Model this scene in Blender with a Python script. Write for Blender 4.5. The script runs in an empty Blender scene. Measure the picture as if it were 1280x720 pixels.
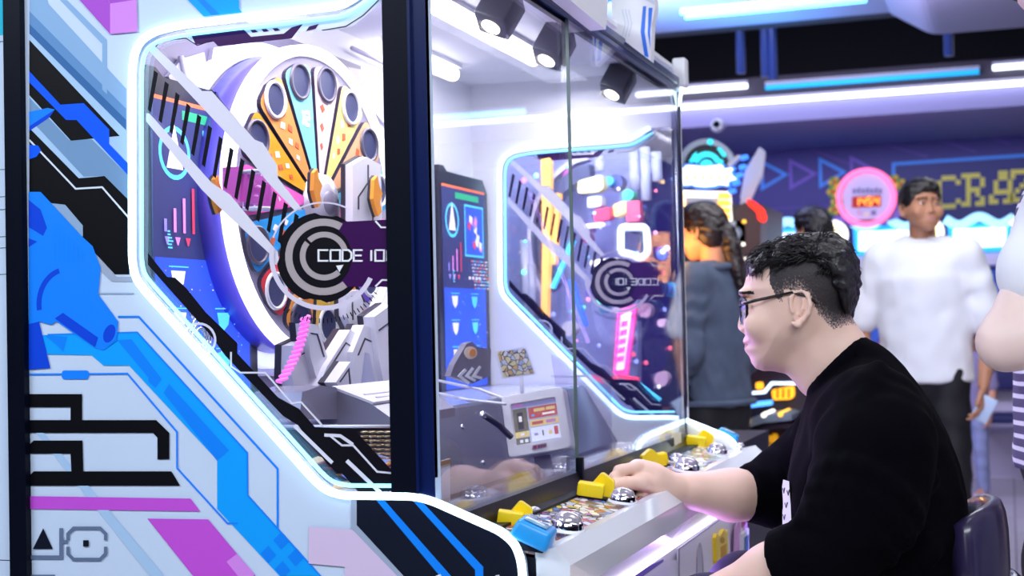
import bpy, bmesh, math, random
import numpy as np
from mathutils import Vector, Matrix
from mathutils.geometry import tessellate_polygon
SC = bpy.context.scene
COL = SC.collection
random.seed(4); RNG = np.random.default_rng(7)
PI = math.pi
V = lambda *a: np.array(a, float)
# ------------------------------------------------------------------ camera (1280 x 720 frame)
FPX = 1800.0; YAW = math.radians(19); PIT = math.atan(49/1800.0); ROL = math.radians(1.27); CAM = V(0, 0, 1.15)
_R0 = V(math.cos(YAW), math.sin(YAW), 0); _F0 = V(-math.sin(YAW), math.cos(YAW), 0); _U0 = V(0, 0, 1)
CF = _F0*math.cos(PIT)+_U0*math.sin(PIT); _U1 = _U0*math.cos(PIT)-_F0*math.sin(PIT)
CX = _R0*math.cos(ROL)-_U1*math.sin(ROL); CY = _U1*math.cos(ROL)+_R0*math.sin(ROL)
def ray(x, y): return CX*((x-640)/FPX)+CY*((360-y)/FPX)+CF
def at(x, y, ax, val):            # a photo point carried onto the world plane  axis = val
    d = ray(x, y); return CAM+d*((val-CAM[ax])/d[ax])
def atX(x, y, v): return at(x, y, 0, v)
def atY(x, y, v): return at(x, y, 1, v)
def atZ(x, y, v): return at(x, y, 2, v)
def atD(x, y, t): return CAM+ray(x, y)*t
cd = bpy.data.cameras.new('camera'); cam = bpy.data.objects.new('camera', cd); COL.objects.link(cam)
cd.sensor_width = 36; cd.lens = FPX*36/1280; cd.clip_start = .05; cd.clip_end = 60
cam.matrix_world = Matrix(((CX[0], CY[0], -CF[0], CAM[0]), (CX[1], CY[1], -CF[1], CAM[1]), (CX[2], CY[2], -CF[2], CAM[2]), (0, 0, 0, 1)))
cd.dof.use_dof = True; cd.dof.focus_distance = 2.2; cd.dof.aperture_fstop = 6.0
SC.camera = cam
SC.view_settings.view_transform = 'Standard'; SC.view_settings.look = 'None'; SC.view_settings.gamma = 1.0
SC.view_settings.use_curve_mapping = False; SC.view_settings.exposure = 0.0
SC.cycles.max_bounces = 8; SC.cycles.transparent_max_bounces = 40; SC.cycles.diffuse_bounces = 4; SC.cycles.glossy_bounces = 4
SC.cycles.transmission_bounces = 8; SC.cycles.use_denoising = True; SC.cycles.sample_clamp_indirect = 6.0
SC.cycles.caustics_reflective = False; SC.cycles.caustics_refractive = False
# ------------------------------------------------------------------ materials
def lin(h):
    if not isinstance(h, str): return tuple(h)
    h = h.lstrip('#'); o = []
    for i in (0, 2, 4):
        c = int(h[i:i+2], 16)/255.0; o.append(c/12.92 if c <= .04045 else ((c+.055)/1.055)**2.4)
    return tuple(o)
MATS = {}
def M(name, col='#ffffff', rough=.5, metal=0., emit=None, es=0., spec=.5, coat=0., var=0., vscale=30., bump=0., bscale=60., alpha=1., sheen=0., sss=0.):
    if name in MATS: return MATS[name]
    m = bpy.data.materials.new(name); m.use_nodes = True; nt = m.node_tree; b = nt.nodes['Principled BSDF']
    c = lin(col); b.inputs['Base Color'].default_value = (*c, 1); b.inputs['Roughness'].default_value = rough
    b.inputs['Metallic'].default_value = metal; b.inputs['Specular IOR Level'].default_value = spec
    b.inputs['Coat Weight'].default_value = coat; b.inputs['Alpha'].default_value = alpha
    if sheen: b.inputs['Sheen Weight'].default_value = sheen
    if sss:
        b.inputs['Subsurface Weight'].default_value = sss; b.inputs['Subsurface Radius'].default_value = (.9, .3, .15); b.inputs['Subsurface Scale'].default_value = .008
    if es:
        b.inputs['Emission Color'].default_value = (*lin(emit or col), 1); b.inputs['Emission Strength'].default_value = es
    if var or bump:
        tc = nt.nodes.new('ShaderNodeTexCoord')
    if var:
        n = nt.nodes.new('ShaderNodeTexNoise'); n.inputs['Scale'].default_value = vscale; n.inputs['Detail'].default_value = 4
        nt.links.new(tc.outputs['Object'], n.inputs['Vector'])
        mx = nt.nodes.new('ShaderNodeMix'); mx.data_type = 'RGBA'
        mx.inputs['A'].default_value = (*[max(0, x*(1-var)) for x in c], 1); mx.inputs['B'].default_value = (*[min(1, x*(1+var)) for x in c], 1)
        nt.links.new(n.outputs['Fac'], mx.inputs['Factor']); nt.links.new(mx.outputs['Result'], b.inputs['Base Color'])
    if bump:
        n2 = nt.nodes.new('ShaderNodeTexNoise'); n2.inputs['Scale'].default_value = bscale; n2.inputs['Detail'].default_value = 3
        nt.links.new(tc.outputs['Object'], n2.inputs['Vector']); bp = nt.nodes.new('ShaderNodeBump'); bp.inputs['Strength'].default_value = bump; bp.inputs['Distance'].default_value = .004
        nt.links.new(n2.outputs['Fac'], bp.inputs['Height']); nt.links.new(bp.outputs['Normal'], b.inputs['Normal'])
    MATS[name] = m; return m
def E(name, col, s): return M(name, '#000000' if False else col, .6, emit=col, es=s)
def glass(name, tint='#ffffff', boost=1.0, haze=0., rough=0.):
    if name in MATS: return MATS[name]
    m = bpy.data.materials.new(name); m.use_nodes = True; nt = m.node_tree; nt.nodes.clear()
    o = nt.nodes.new('ShaderNodeOutputMaterial'); t = nt.nodes.new('ShaderNodeBsdfTransparent'); g = nt.nodes.new('ShaderNodeBsdfGlossy')
    t.inputs['Color'].default_value = (*lin(tint), 1); g.inputs['Roughness'].default_value = rough; g.inputs['Color'].default_value = (1, 1, 1, 1)
    ge = nt.nodes.new('ShaderNodeNewGeometry'); dp = nt.nodes.new('ShaderNodeVectorMath'); dp.operation = 'DOT_PRODUCT'; nt.links.new(ge.outputs['Normal'], dp.inputs[0]); nt.links.new(ge.outputs['Incoming'], dp.inputs[1])
    def mth(op, x, y=None, cl=False):
        q = nt.nodes.new('ShaderNodeMath'); q.operation = op; q.use_clamp = cl
        for i, z in enumerate((x, y)):
            if z is None: continue
            if isinstance(z, (int, float)): q.inputs[i].default_value = z
            else: nt.links.new(z, q.inputs[i])
        return q.outputs[0]
    fr = mth('ADD', mth('MULTIPLY', mth('POWER', mth('SUBTRACT', 1., mth('ABSOLUTE', dp.outputs['Value']), True), 5.), .96), .04)   # reflectance of one clear face
    ml = mth('MULTIPLY', fr, boost, True)
    mx = nt.nodes.new('ShaderNodeMixShader'); nt.links.new(ml, mx.inputs[0])
    nt.links.new(t.outputs[0], mx.inputs[1]); nt.links.new(g.outputs[0], mx.inputs[2])
    last = mx
    if haze:
        d = nt.nodes.new('ShaderNodeBsdfDiffuse'); d.inputs['Color'].default_value = (.9, .9, .95, 1); m2 = nt.nodes.new('ShaderNodeMixShader'); m2.inputs[0].default_value = haze
        nt.links.new(mx.outputs[0], m2.inputs[1]); nt.links.new(d.outputs[0], m2.inputs[2]); last = m2
    nt.links.new(last.outputs[0], o.inputs['Surface']); MATS[name] = m; return m
def vor(name, cols, scale, edge=.06, rough=.3, es=0., stretch=(1, 1, 1)):
    """printed patchwork: voronoi cells picking flat colours, with dark outlines"""
    if name in MATS: return MATS[name]
    m = bpy.data.materials.new(name); m.use_nodes = True; nt = m.node_tree; b = nt.nodes['Principled BSDF']; b.inputs['Roughness'].default_value = rough
    tc = nt.nodes.new('ShaderNodeTexCoord'); mp = nt.nodes.new('ShaderNodeMapping'); mp.inputs['Scale'].default_value = stretch
    nt.links.new(tc.outputs['Object'], mp.inputs['Vector'])
    nz = nt.nodes.new('ShaderNodeTexNoise'); nz.inputs['Scale'].default_value = scale*.8; nt.links.new(mp.outputs[0], nz.inputs['Vector'])
    ad = nt.nodes.new('ShaderNodeMix'); ad.data_type = 'RGBA'; ad.blend_type = 'ADD'; ad.inputs['Factor'].default_value = .6/scale
    nt.links.new(mp.outputs[0], ad.inputs['A']); nt.links.new(nz.outputs['Color'], ad.inputs['B'])
    v1 = nt.nodes.new('ShaderNodeTexVoronoi'); v1.inputs['Scale'].default_value = scale; v2 = nt.nodes.new('ShaderNodeTexVoronoi'); v2.feature = 'DISTANCE_TO_EDGE'; v2.inputs['Scale'].default_value = scale
    nt.links.new(ad.outputs['Result'], v1.inputs['Vector']); nt.links.new(ad.outputs['Result'], v2.inputs['Vector'])
    sp = nt.nodes.new('ShaderNodeSeparateColor'); nt.links.new(v1.outputs['Color'], sp.inputs[0])
    cr = nt.nodes.new('ShaderNodeValToRGB'); cr.color_ramp.interpolation = 'CONSTANT'; el = cr.color_ramp.elements
    while len(el) > 1: el.remove(el[-1])
    el[0].position = 0; el[0].color = (*lin(cols[0]), 1)
    for i, c in enumerate(cols[1:]): e = el.new((i+1)/len(cols)); e.color = (*lin(c), 1)
    nt.links.new(sp.outputs[0], cr.inputs[0])
    lt = nt.nodes.new('ShaderNodeMath'); lt.operation = 'LESS_THAN'; lt.inputs[1].default_value = edge; nt.links.new(v2.outputs['Distance'], lt.inputs[0])
    mx = nt.nodes.new('ShaderNodeMix'); mx.data_type = 'RGBA'; mx.inputs['B'].default_value = (.012, .012, .02, 1)
    nt.links.new(lt.outputs[0], mx.inputs['Factor']); nt.links.new(cr.outputs[0], mx.inputs['A']); nt.links.new(mx.outputs['Result'], b.inputs['Base Color'])
    if es: nt.links.new(mx.outputs['Result'], b.inputs['Emission Color']); b.inputs['Emission Strength'].default_value = es
    MATS[name] = m; return m
# ------------------------------------------------------------------ mesh building
def nrm(v): v = np.asarray(v, float); return v/(np.linalg.norm(v)+1e-12)
class MB:
    def __init__(s): s.v = []; s.f = []; s.m = []; s.s = []
    def add(s, vs, fs, m=0, sm=False):
        o = len(s.v); s.v += [tuple(map(float, p)) for p in vs]
        for f in fs: s.f.append([o+i for i in f]); s.m.append(m); s.s.append(sm)
        return s
    def obox(s, c, a, b, d, m=0):
        c, a, b, d = map(lambda q: np.asarray(q, float), (c, a, b, d))
        if np.dot(np.cross(a, b), d) < 0: a = -a
        vs = [c+i*a+j*b+k*d for k in (-1, 1) for j in (-1, 1) for i in (-1, 1)]
        return s.add(vs, [(0, 2, 3, 1), (4, 5, 7, 6), (0, 1, 5, 4), (2, 6, 7, 3), (0, 4, 6, 2), (1, 3, 7, 5)], m)
    def box(s, x0, x1, y0, y1, z0, z1, m=0):
        return s.obox(((x0+x1)/2, (y0+y1)/2, (z0+z1)/2), ((x1-x0)/2, 0, 0), (0, (y1-y0)/2, 0), (0, 0, (z1-z0)/2), m)
    def rbox(s, c, hx, hy, hz, r, m=0, seg=3, R=None, taper=1.0):
        bm = bmesh.new(); bmesh.ops.create_cube(bm, size=2)
        for v in bm.verts: v.co = Vector((v.co.x*hx*(taper if v.co.z > 0 else 1), v.co.y*hy*(taper if v.co.z > 0 else 1), v.co.z*hz))
        bmesh.ops.bevel(bm, geom=bm.edges[:], offset=r, segments=seg, affect='EDGES', profile=.5)
        bm.verts.ensure_lookup_table(); P = np.array([v.co[:] for v in bm.verts])
        if R is not None: P = P@np.asarray(R).T
        fs = [[v.index for v in f.verts] for f in bm.faces]; bm.free()
        return s.add(P+np.asarray(c, float), fs, m, True)
    def prism(s, pts, n, t0, t1, m=0, mside=None, holes=()):
        """closed polygon (3-D points) with optional holes, extruded along n between t0 and t1"""
        n = nrm(n); loops = [[np.asarray(p, float) for p in pts]]+[[np.asarray(p, float) for p in h] for h in holes]
        flat = [p for l in loops for p in l]; N = len(flat)
        tri = tessellate_polygon([[Vector(p) for p in l] for l in loops])
        vs = [p+n*t1 for p in flat]+[p+n*t0 for p in flat]; fs = []
        for t in tri:
            a, b, c = (flat[i] for i in t)
            t = t if np.dot(np.cross(b-a, c-a), n) > 0 else (t[0], t[2], t[1])
            fs.append(t); fs.append((t[0]+N, t[2]+N, t[1]+N))
        s.add(vs, fs[0::2], m); 
        o = len(s.v)-len(vs)
        for f in fs[1::2]: s.f.append([o+i for i in f]); s.m.append(m); s.s.append(False)
        k = 0
        for l in loops:
            L = len(l)
            for i in range(L):
                a, b = k+i, k+(i+1) % L
                s.f.append([o+a, o+b, o+b+N, o+a+N]); s.m.append(m if mside is None else mside); s.s.append(False)
            k += L
        return s
    def poly(s, pts, n, m=0):
        pts = [np.asarray(p, float) for p in pts]
        for t in tessellate_polygon([[Vector(p) for p in pts]]):
            a, b, c = (pts[i] for i in t)
            t = t if np.dot(np.cross(b-a, c-a), n) > 0 else (t[0], t[2], t[1])
            s.add([pts[i] for i in t], [(0, 1, 2)], m)
        return s
    def tube(s, path, r, n=10, m=0, closed=False, caps=True, sm=True):
        P = [np.asarray(p, float) for p in path]; L = len(P); rs = r if hasattr(r, '__len__') else [r]*L
        vs = []; up = None
        for i, p in enumerate(P):
            a = P[i-1] if (i > 0 or closed) else p; b = P[(i+1) % L] if (i < L-1 or closed) else p
            t = nrm(b-a)
            if up is None: up = nrm(np.cross(t, (0.31, .2, 1.) if abs(t[2]) < .9 else (1., .1, 0)))
            up = nrm(up-t*np.dot(up, t)); w = np.cross(t, up)
            for k in range(n):
                q = 2*PI*k/n; vs.append(p+rs[i]*(math.cos(q)*up+math.sin(q)*w))
        fs = [(i*n+k, i*n+(k+1) % n, ((i+1) % L)*n+(k+1) % n, ((i+1) % L)*n+k) for i in range(L if closed else L-1) for k in range(n)]
        if caps and not closed: fs += [tuple(range(n))[::-1], tuple(range((L-1)*n, L*n))]
        return s.add(vs, fs, m, sm)
    def lathe(s, c, axis, prof, n=24, m=0, sm=True, a0=0., a1=2*PI, u=None):
        """prof: (radius, height along axis)"""
        c = np.asarray(c, float); axis = nrm(axis)
        u = nrm(np.cross(axis, (0.1, 1., .2) if abs(axis[1]) < .9 else (1., 0, .1))) if u is None else nrm(u)
        w = np.cross(axis, u); full = abs(a1-a0-2*PI) < 1e-6; K = n if full else n+1; vs = []
        for (r, h) in prof:
            for k in range(K):
                q = a0+(a1-a0)*k/n; vs.append(c+axis*h+r*(math.cos(q)*u+math.sin(q)*w))
        fs = [(i*K+k, i*K+(k+1) % K, (i+1)*K+(k+1) % K, (i+1)*K+k) for i in range(len(prof)-1) for k in range(n)]
        return s.add(vs, fs, m, sm)
    def ball(s, c, r, m=0, n=12, sc=(1, 1, 1)):
        vs = []; 
        for i in range(n+1):
            a = PI*i/n
            for k in range(n): q = 2*PI*k/n; vs.append((c[0]+r*sc[0]*math.sin(a)*math.cos(q), c[1]+r*sc[1]*math.sin(a)*math.sin(q), c[2]+r*sc[2]*math.cos(a)))
        fs = [(i*n+k, (i+1)*n+k, (i+1)*n+(k+1) % n, i*n+(k+1) % n) for i in range(n) for k in range(n)]
        return s.add(vs, fs, m, True)
    def build(s, name, mats, parent=None, loc=None, world=True):
        """one mesh object; vertices in world space are made relative to the parent / own location"""
        me = bpy.data.meshes.new(name); base = wloc(parent) if parent is not None else V(0, 0, 0)
        org = V(0, 0, 0) if loc is None else np.asarray(loc, float)
        P = np.array(s.v, float).reshape(-1, 3)
        if world: P = P-base-(org-base if loc is not None else 0)
        me.from_pydata(P.tolist(), [], s.f); 
        for mt in (mats if isinstance(mats, (list, tuple)) else [mats]): me.materials.append(mt)
        me.polygons.foreach_set('material_index', s.m); me.polygons.foreach_set('use_smooth', s.s); me.update()
        bmx = bmesh.new(); bmx.from_mesh(me); bmesh.ops.recalc_face_normals(bmx, faces=bmx.faces[:]) if getattr(s, 'fixn', False) else None
        bmx.to_mesh(me) if getattr(s, 'fixn', False) else None; bmx.free()
        o = bpy.data.objects.new(name, me); COL.objects.link(o)
        if parent is not None: o.parent = parent
        if loc is not None: o.location = tuple(org-base) if world else tuple(org)
        return o
def wloc(o):
    p = V(0, 0, 0)
    while o is not None: p = p+np.array(o.location[:]); o = o.parent
    return p
def tag(o, label=None, cat=None, group=None, kind=None):
    if label: o['label'] = label
    if cat: o['category'] = cat
    if group: o['group'] = group
    if kind: o['kind'] = kind
    return o
def thing(name, label, cat, loc=(0, 0, 0), group=None, kind=None):
    o = bpy.data.objects.new(name, None); COL.objects.link(o); o.location = tuple(loc); o.empty_display_size = .05
    return tag(o, label, cat, group, kind)
def children(o): return [c for c in COL.objects if c.parent == o]
def copy_tree(o, parent=None):
    c = o.copy(); COL.objects.link(c); c.parent = parent
    for ch in children(o): copy_tree(ch, c)
    return c
def rounded(pts, r, seg=6):
    """round the corners of a 2-D polygon"""
    out = []; n = len(pts)
    for i in range(n):
        p0, p, p1 = V(*pts[i-1]), V(*pts[i]), V(*pts[(i+1) % n])
        a = nrm(p0-p); b = nrm(p1-p); rr = r if not hasattr(r, '__len__') else r[i]
        d = min(rr, np.linalg.norm(p0-p)*.48, np.linalg.norm(p1-p)*.48)
        if d < 1e-6: out.append(tuple(p)); continue
        q0, q1 = p+a*d, p+b*d
        for k in range(seg+1):
            t = k/seg; out.append(tuple((1-t)**2*q0+2*t*(1-t)*p+t*t*q1))
    return out
def smooth_path(pts, r, seg=5, closed=False):
    out = []; n = len(pts)
    for i in range(n):
        if not closed and i in (0, n-1): out.append(V(*pts[i])); continue
        p0, p, p1 = V(*pts[i-1]), V(*pts[i]), V(*pts[(i+1) % n]); a = nrm(p0-p); b = nrm(p1-p)
        d = min(r, np.linalg.norm(p0-p)*.48, np.linalg.norm(p1-p)*.48); q0, q1 = p+a*d, p+b*d
        for k in range(seg+1): t = k/seg; out.append((1-t)**2*q0+2*t*(1-t)*p+t*t*q1)
    return out
def ribbon(pts, w):
    """2-D polyline -> polygon of width w (mitred)"""
    P = [V(*p) for p in pts]; L = []; R = []
    for i, p in enumerate(P):
        d0 = nrm(P[i]-P[i-1]) if i > 0 else nrm(P[1]-P[0]); d1 = nrm(P[i+1]-P[i]) if i < len(P)-1 else d0
        t = nrm(d0+d1); nn = V(-t[1], t[0]); k = w/2/max(.4, abs(np.dot(nn, V(-d0[1], d0[0])))); L.append(tuple(p+nn*k)); R.append(tuple(p-nn*k))
    return L+R[::-1]
def arc2(cx, cy, rx, ry, a0, a1, n=24):
    return [(cx+rx*math.cos(math.radians(a0+(a1-a0)*i/n)), cy+ry*math.sin(math.radians(a0+(a1-a0)*i/n))) for i in range(n+1)]
def ringpoly(cx, cy, r0, r1, a0, a1, n=28, k=1.0):
    return arc2(cx, cy, r1*k, r1, a0, a1, n)+arc2(cx, cy, r0*k, r0, a1, a0, n)
# ================================================================== arcade cabinet
YS, YE, XG, XB = 1.80, 3.40, -.735, -1.27
NF = V(0, -1, 0)
m_panel = M('panel_print_pale', '#c0d2ea', .5, var=.03, vscale=6, spec=.2)
m_white = M('white_plastic', '#e9ebf2', .35); m_whitef = M('white_lining', '#f1f1f7', .55, var=.02, vscale=4)
m_blk = M('black_metal', '#040818', .42, spec=.12, var=.1, vscale=8); m_blk2 = M('metal_edge_blue_reflection', '#081748', .3, spec=.3)  # the edge's navy has a blue lamp reflection painted into it
m_brown = M('dark_bronze_metal', '#2b2427', .3, metal=.5, bump=.05)
PC = {k: M('print_'+k, c, .5, spec=.15) for k, c in dict(black='#05060d', blue='#0a58f2', sky='#0c9cf6', deep='#0b43d2', azure='#1480f6', mid='#0d80f0', band1='#86abd3', band2='#5f8bbd', band3='#38679f', band0='#a2c3e4', steel='#6f93ba', steel2='#8aa6c6',
      magenta='#bd4fcf', violet='#a64fc8', lilac='#cf86e2', pinkpale='#cfbcdc', greyline='#8fa5c2', emblem='#5f7090', navy='#0d1426', pale='#d3deec', teal='#23b3cf', bevel='#98a6be').items()}
cab = thing('arcade_cabinet', 'large white coin pusher cabinet with glowing window outline and prize wheel inside', 'arcade machine', (-1.0, 2.6, 0))
def P2(pts, y=YS): return [atY(a, b, y) for a, b in pts]
def shiftY(pts, y): return [V(p[0], y, p[2]) for p in pts]
# glowing outline followed from the printed side
ring_px = [(470, -20), (445, -2), (428, 8), (302, 23), (229, 32), (195, 40), (177, 52), (169, 70), (167, 95), (167, 325), (171, 347), (182, 362), (395, 600), (410, 613), (430, 619), (518, 620), (540, 625), (628, 664), (646, 680), (653, 702), (654.5, 722)]
ring3 = smooth_path(P2(ring_px), .02, 4)
lobe = [p for p in ring3 if p[0] > -.735 and p[2] < 1.0]
hole = [p for p in ring3 if p[0] <= -.765]
hole = [V(p[0], YS, p[2]) for p in hole]+[V(-.752, YS, hole[-1][2]), V(-.752, YS, hole[0][2])]
outer = [V(-1.385, YS, .0), V(-1.385, YS, 1.772), V(XG, YS, 1.772), V(XG, YS, .95)]+[V(p[0], YS, p[2]) for p in lobe]+[V(-.612, YS, .4), V(-.612, YS, 0)]
def panel(y, art):
    mb = MB(); mats = [m_panel if art else m_whitef]
    mb.prism(shiftY(outer, y), NF, -.02, 0, 0, holes=[shiftY(hole, y)])
    if art:
        lay = [0]; keys = list(PC); mats += [PC[k] for k in keys]
        def A(pts, k, z=None):
            lay[0] += 1; q = shiftY(P2(pts), y-.00035*(lay[0]*.12+1)); mb.poly(q, NF, 1+keys.index(k))
        B = 37 
        A([(37, -90), (61, 5), (158, 111), (158, 250), (37, 180)], 'band1'); A([(37, 14), (158, 136), (158, 250), (37, 180)], 'band2'); A([(37, 30), (158, 150), (158, 250), (37, 180)], 'band3')
        A([(37, 42), (158, 163), (158, 260), (37, 180)], 'band0')
        A([(75, 0), (84, 0), (134, 50), (134, 118), (128, 112), (128, 55)], 'band1')
        A([(37, 122), (87, 175), (115, 174), (160, 219), (160, 252), (131, 220), (105, 221), (37, 150)], 'steel'); A([(37, 148), (46, 158), (105, 221), (99, 223), (37, 160)], 'band0')
        A([(37, 50), (150, 170), (89, 176), (37, 119)], 'black')
        A([(37, 160), (99, 223), (131, 220), (162, 251), (162, 343), (144, 343), (116, 313), (90, 290), (37, 250)], 'black')
        A(ribbon([(37, 175), (95, 236), (128, 234), (162, 273)], 2.2), 'pale')
        A([(37, 89), (76, 131), (105, 129), (137, 162), (137, 180), (162, 206), (162, 221), (96, 150), (83, 150), (37, 103)], 'blue')
        A([(37, 140), (60, 135), (69, 137), (62, 146), (37, 164)], 'azure'); A([(37, 158), (69, 137), (62, 147), (37, 164)], 'deep')
        A([(37, 181), (48, 182), (52, 188), (46, 196), (37, 199)], 'blue')
        A([(64, 254), (82, 256), (104, 282), (104, 296), (90, 290)], 'steel2'); A([(116, 313), (146, 346), (166, 346), (166, 352), (140, 352), (112, 325)], 'bevel')
        A(ribbon([(124, 367), (168, 367)], 2), 'greyline')
        # broad blue road and its outlines
        A(ribbon([(148, 396), (174, 396), (347.5, 586), (347.5, 662)], 2.6), 'mid')
        A([(52, 419), (172, 416), (309, 566), (310, 619), (402, 722), (352, 722), (272, 636), (272, 575), (162, 457), (130, 457), (115, 444), (60, 443)], 'sky')
        A(ribbon([(60, 418.5), (172, 415.5), (309.5, 566), (310, 619), (402, 721)], 2.2), 'mid')
        A([(147, 425), (165, 424), (203, 474), (195, 485), (186, 477), (186, 472)], 'mid'); A([(212, 480), (287, 563), (272, 576), (205, 491)], 'mid'); A([(56, 419), (85, 421), (80, 440), (70, 430)], 'mid')
        for cx, cy in ((352, 676), (370, 697), (336, 693), (354, 712)): A([(cx, cy-11), (cx+10, cy+1), (cx, cy+11), (cx-10, cy-1)], 'mid')
        A(ribbon([(37, 468), (160, 467), (222, 540), (222, 585), (285, 654), (298, 654)], 2.2), 'azure')
        A(rounded([(78, 463), (112, 463), (112, 474), (78, 474)], 4), 'azure')
        A([(45, 540), (55, 540), (208, 722), (190, 722)], 'band0')
        A([(37, 492.5), (103.5, 492.5), (103.5, 525), (196, 525), (212.5, 541), (212.5, 574), (197.5, 574), (197.5, 547), (192, 541), (37, 541), (37, 525), (89, 525), (89, 509), (37, 509)], 'black')
        A([(37, 556), (43, 550.5), (104, 550.5), (105, 589), (215, 589), (226, 607), (37, 607), (37, 595), (43, 589), (90, 589), (89, 567), (37, 567)], 'black')
        A([(37, 620), (239, 623), (251, 639), (37, 636)], 'magenta')
        A([(185, 648), (261, 649), (322, 722), (244, 722)], 'magenta'); A([(284, 702), (297, 692), (318, 716), (318, 722), (300, 722)], 'lilac')
        A([(55, 660), (67, 686), (42, 686)], 'navy'); A([(75, 660), (80, 660), (80, 699), (37, 699), (37, 694), (75, 694)], 'emblem')
        A([(80, 675), (86, 675), (86, 679), (80, 679)], 'emblem')
        for q in ([(86, 675), (86, 667), (93, 660), (126, 660), (133, 667), (133, 675)], [(133, 683), (133, 692), (126, 699), (93, 699), (86, 692), (86, 683)]): A(ribbon(q, 4.2), 'emblem')
        A([(105, 675), (112, 675), (112, 683), (105, 683)], 'navy'); A([(37, 718), (70, 718), (70, 722), (37, 722)], 'emblem')
        # robot arm with a barrel
        A([(37, 240), (52, 240), (104, 296), (117, 308), (127, 335), (124, 368), (149, 402), (147, 426), (130, 438), (118, 434), (72, 402), (65, 406), (50, 402), (64, 460), (37, 462)], 'azure')
        A([(37, 405), (50, 402), (64, 460), (37, 462)], 'deep'); A([(37, 250), (52, 262), (60, 285), (55, 295), (37, 284)], 'deep'); A([(37, 298), (48, 302), (37, 309)], 'deep')
        for i in range(7): A([(69+i*5.7, 283+i*5), (71.2+i*5.7, 285+i*5), (71.2+i*5.7, 327), (69+i*5.7, 327)], 'mid')
        A(arc2(84, 380, 37, 46, 170, 255, 10)+arc2(84, 380, 31, 40, 255, 170, 10), 'deep')
        A([(70, 398), (80, 391), (124, 422), (120, 434)], 'deep')
        A([(138+11*math.cos(t)*.8-6*math.sin(t), 417+4*math.cos(t)+15*math.sin(t)) for t in np.linspace(0, 2*PI, 20)[:-1]], 'azure')
        A([(138+8*math.cos(t)*.8-4.5*math.sin(t), 417+3*math.cos(t)+11*math.sin(t)) for t in np.linspace(0, 2*PI, 20)[:-1]], 'deep')
        # top shapes
        A([(97, -4), (134, -4), (139, 5), (139, 43)], 'violet'); A([(139, 5), (172, 0), (173, 40), (139, 43)], 'lilac'); A([(134, -6), (172, -6), (172, 0), (139, 5)], 'violet')
        A([(232, -4), (300, -4), (300, 11), (304, 16), (256, 21)], 'sky'); A([(244, -4), (252, -4), (276, 18), (266, 20)], 'azure')
        # dark lower front panel
        A([(387, 658), (445, 662), (503, 722), (432, 722), (432, 708), (387, 704)], 'pinkpale')
        A([(440, 623), (447, 623), (447, 655), (512, 722), (500, 722), (440, 660)], 'bevel')
        A([(447, 621), (520, 621), (540, 628), (627, 668), (643, 684), (649, 704), (650, 722), (508, 722), (447, 656)], 'navy')
        A([(469, 622), (479, 622), (567, 722), (553, 722)], 'mid'); A([(514, 622), (526, 624), (605, 708), (605, 722), (595, 722), (595, 712)], 'mid')
        A([(546, 719), (552, 717), (553, 722), (546, 722)], 'pale'); A([(620, 719), (625, 718), (626, 722), (620, 722)], 'pale')
    return mb.build('side_panel', mats, cab)
sp1 = panel(YS, True); sp1['label'] = 'near side panel printed with a blue robot arm'
sp2 = panel(YE, False); sp2['label'] = 'plain white far side panel'
m_led = E('light_tube_white', '#d6f3ff', 3.2); m_led2 = E('light_tube_cyan', '#7fdcff', 2.2)
def ring(y, par, yo):
    mb = MB(); mb.tube(shiftY(ring3, y+yo), .0057, 8)
    # second thinner tube just inside the outline
    c = [p for p in ring3 if p[0] <= -.765]; q = []
    for i, p in enumerate(c):
        t = nrm(c[min(i+1, len(c)-1)]-c[max(i-1, 0)]); n = V(t[2], 0, -t[0]); n = n if True else -n
        q.append(p+n*-.0135 if np.dot(n, V(-1.0, 0, 1.25)-p*V(1, 0, 1)) < 0 else p+n*.0135)
    mb.tube(shiftY(q, y+yo+.004), .0028, 6, 1)
    return mb.build('light_outline', [m_led, m_led2], par)
ring(YS, sp1, -.004)
ring(YE, sp2, -.004)
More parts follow.
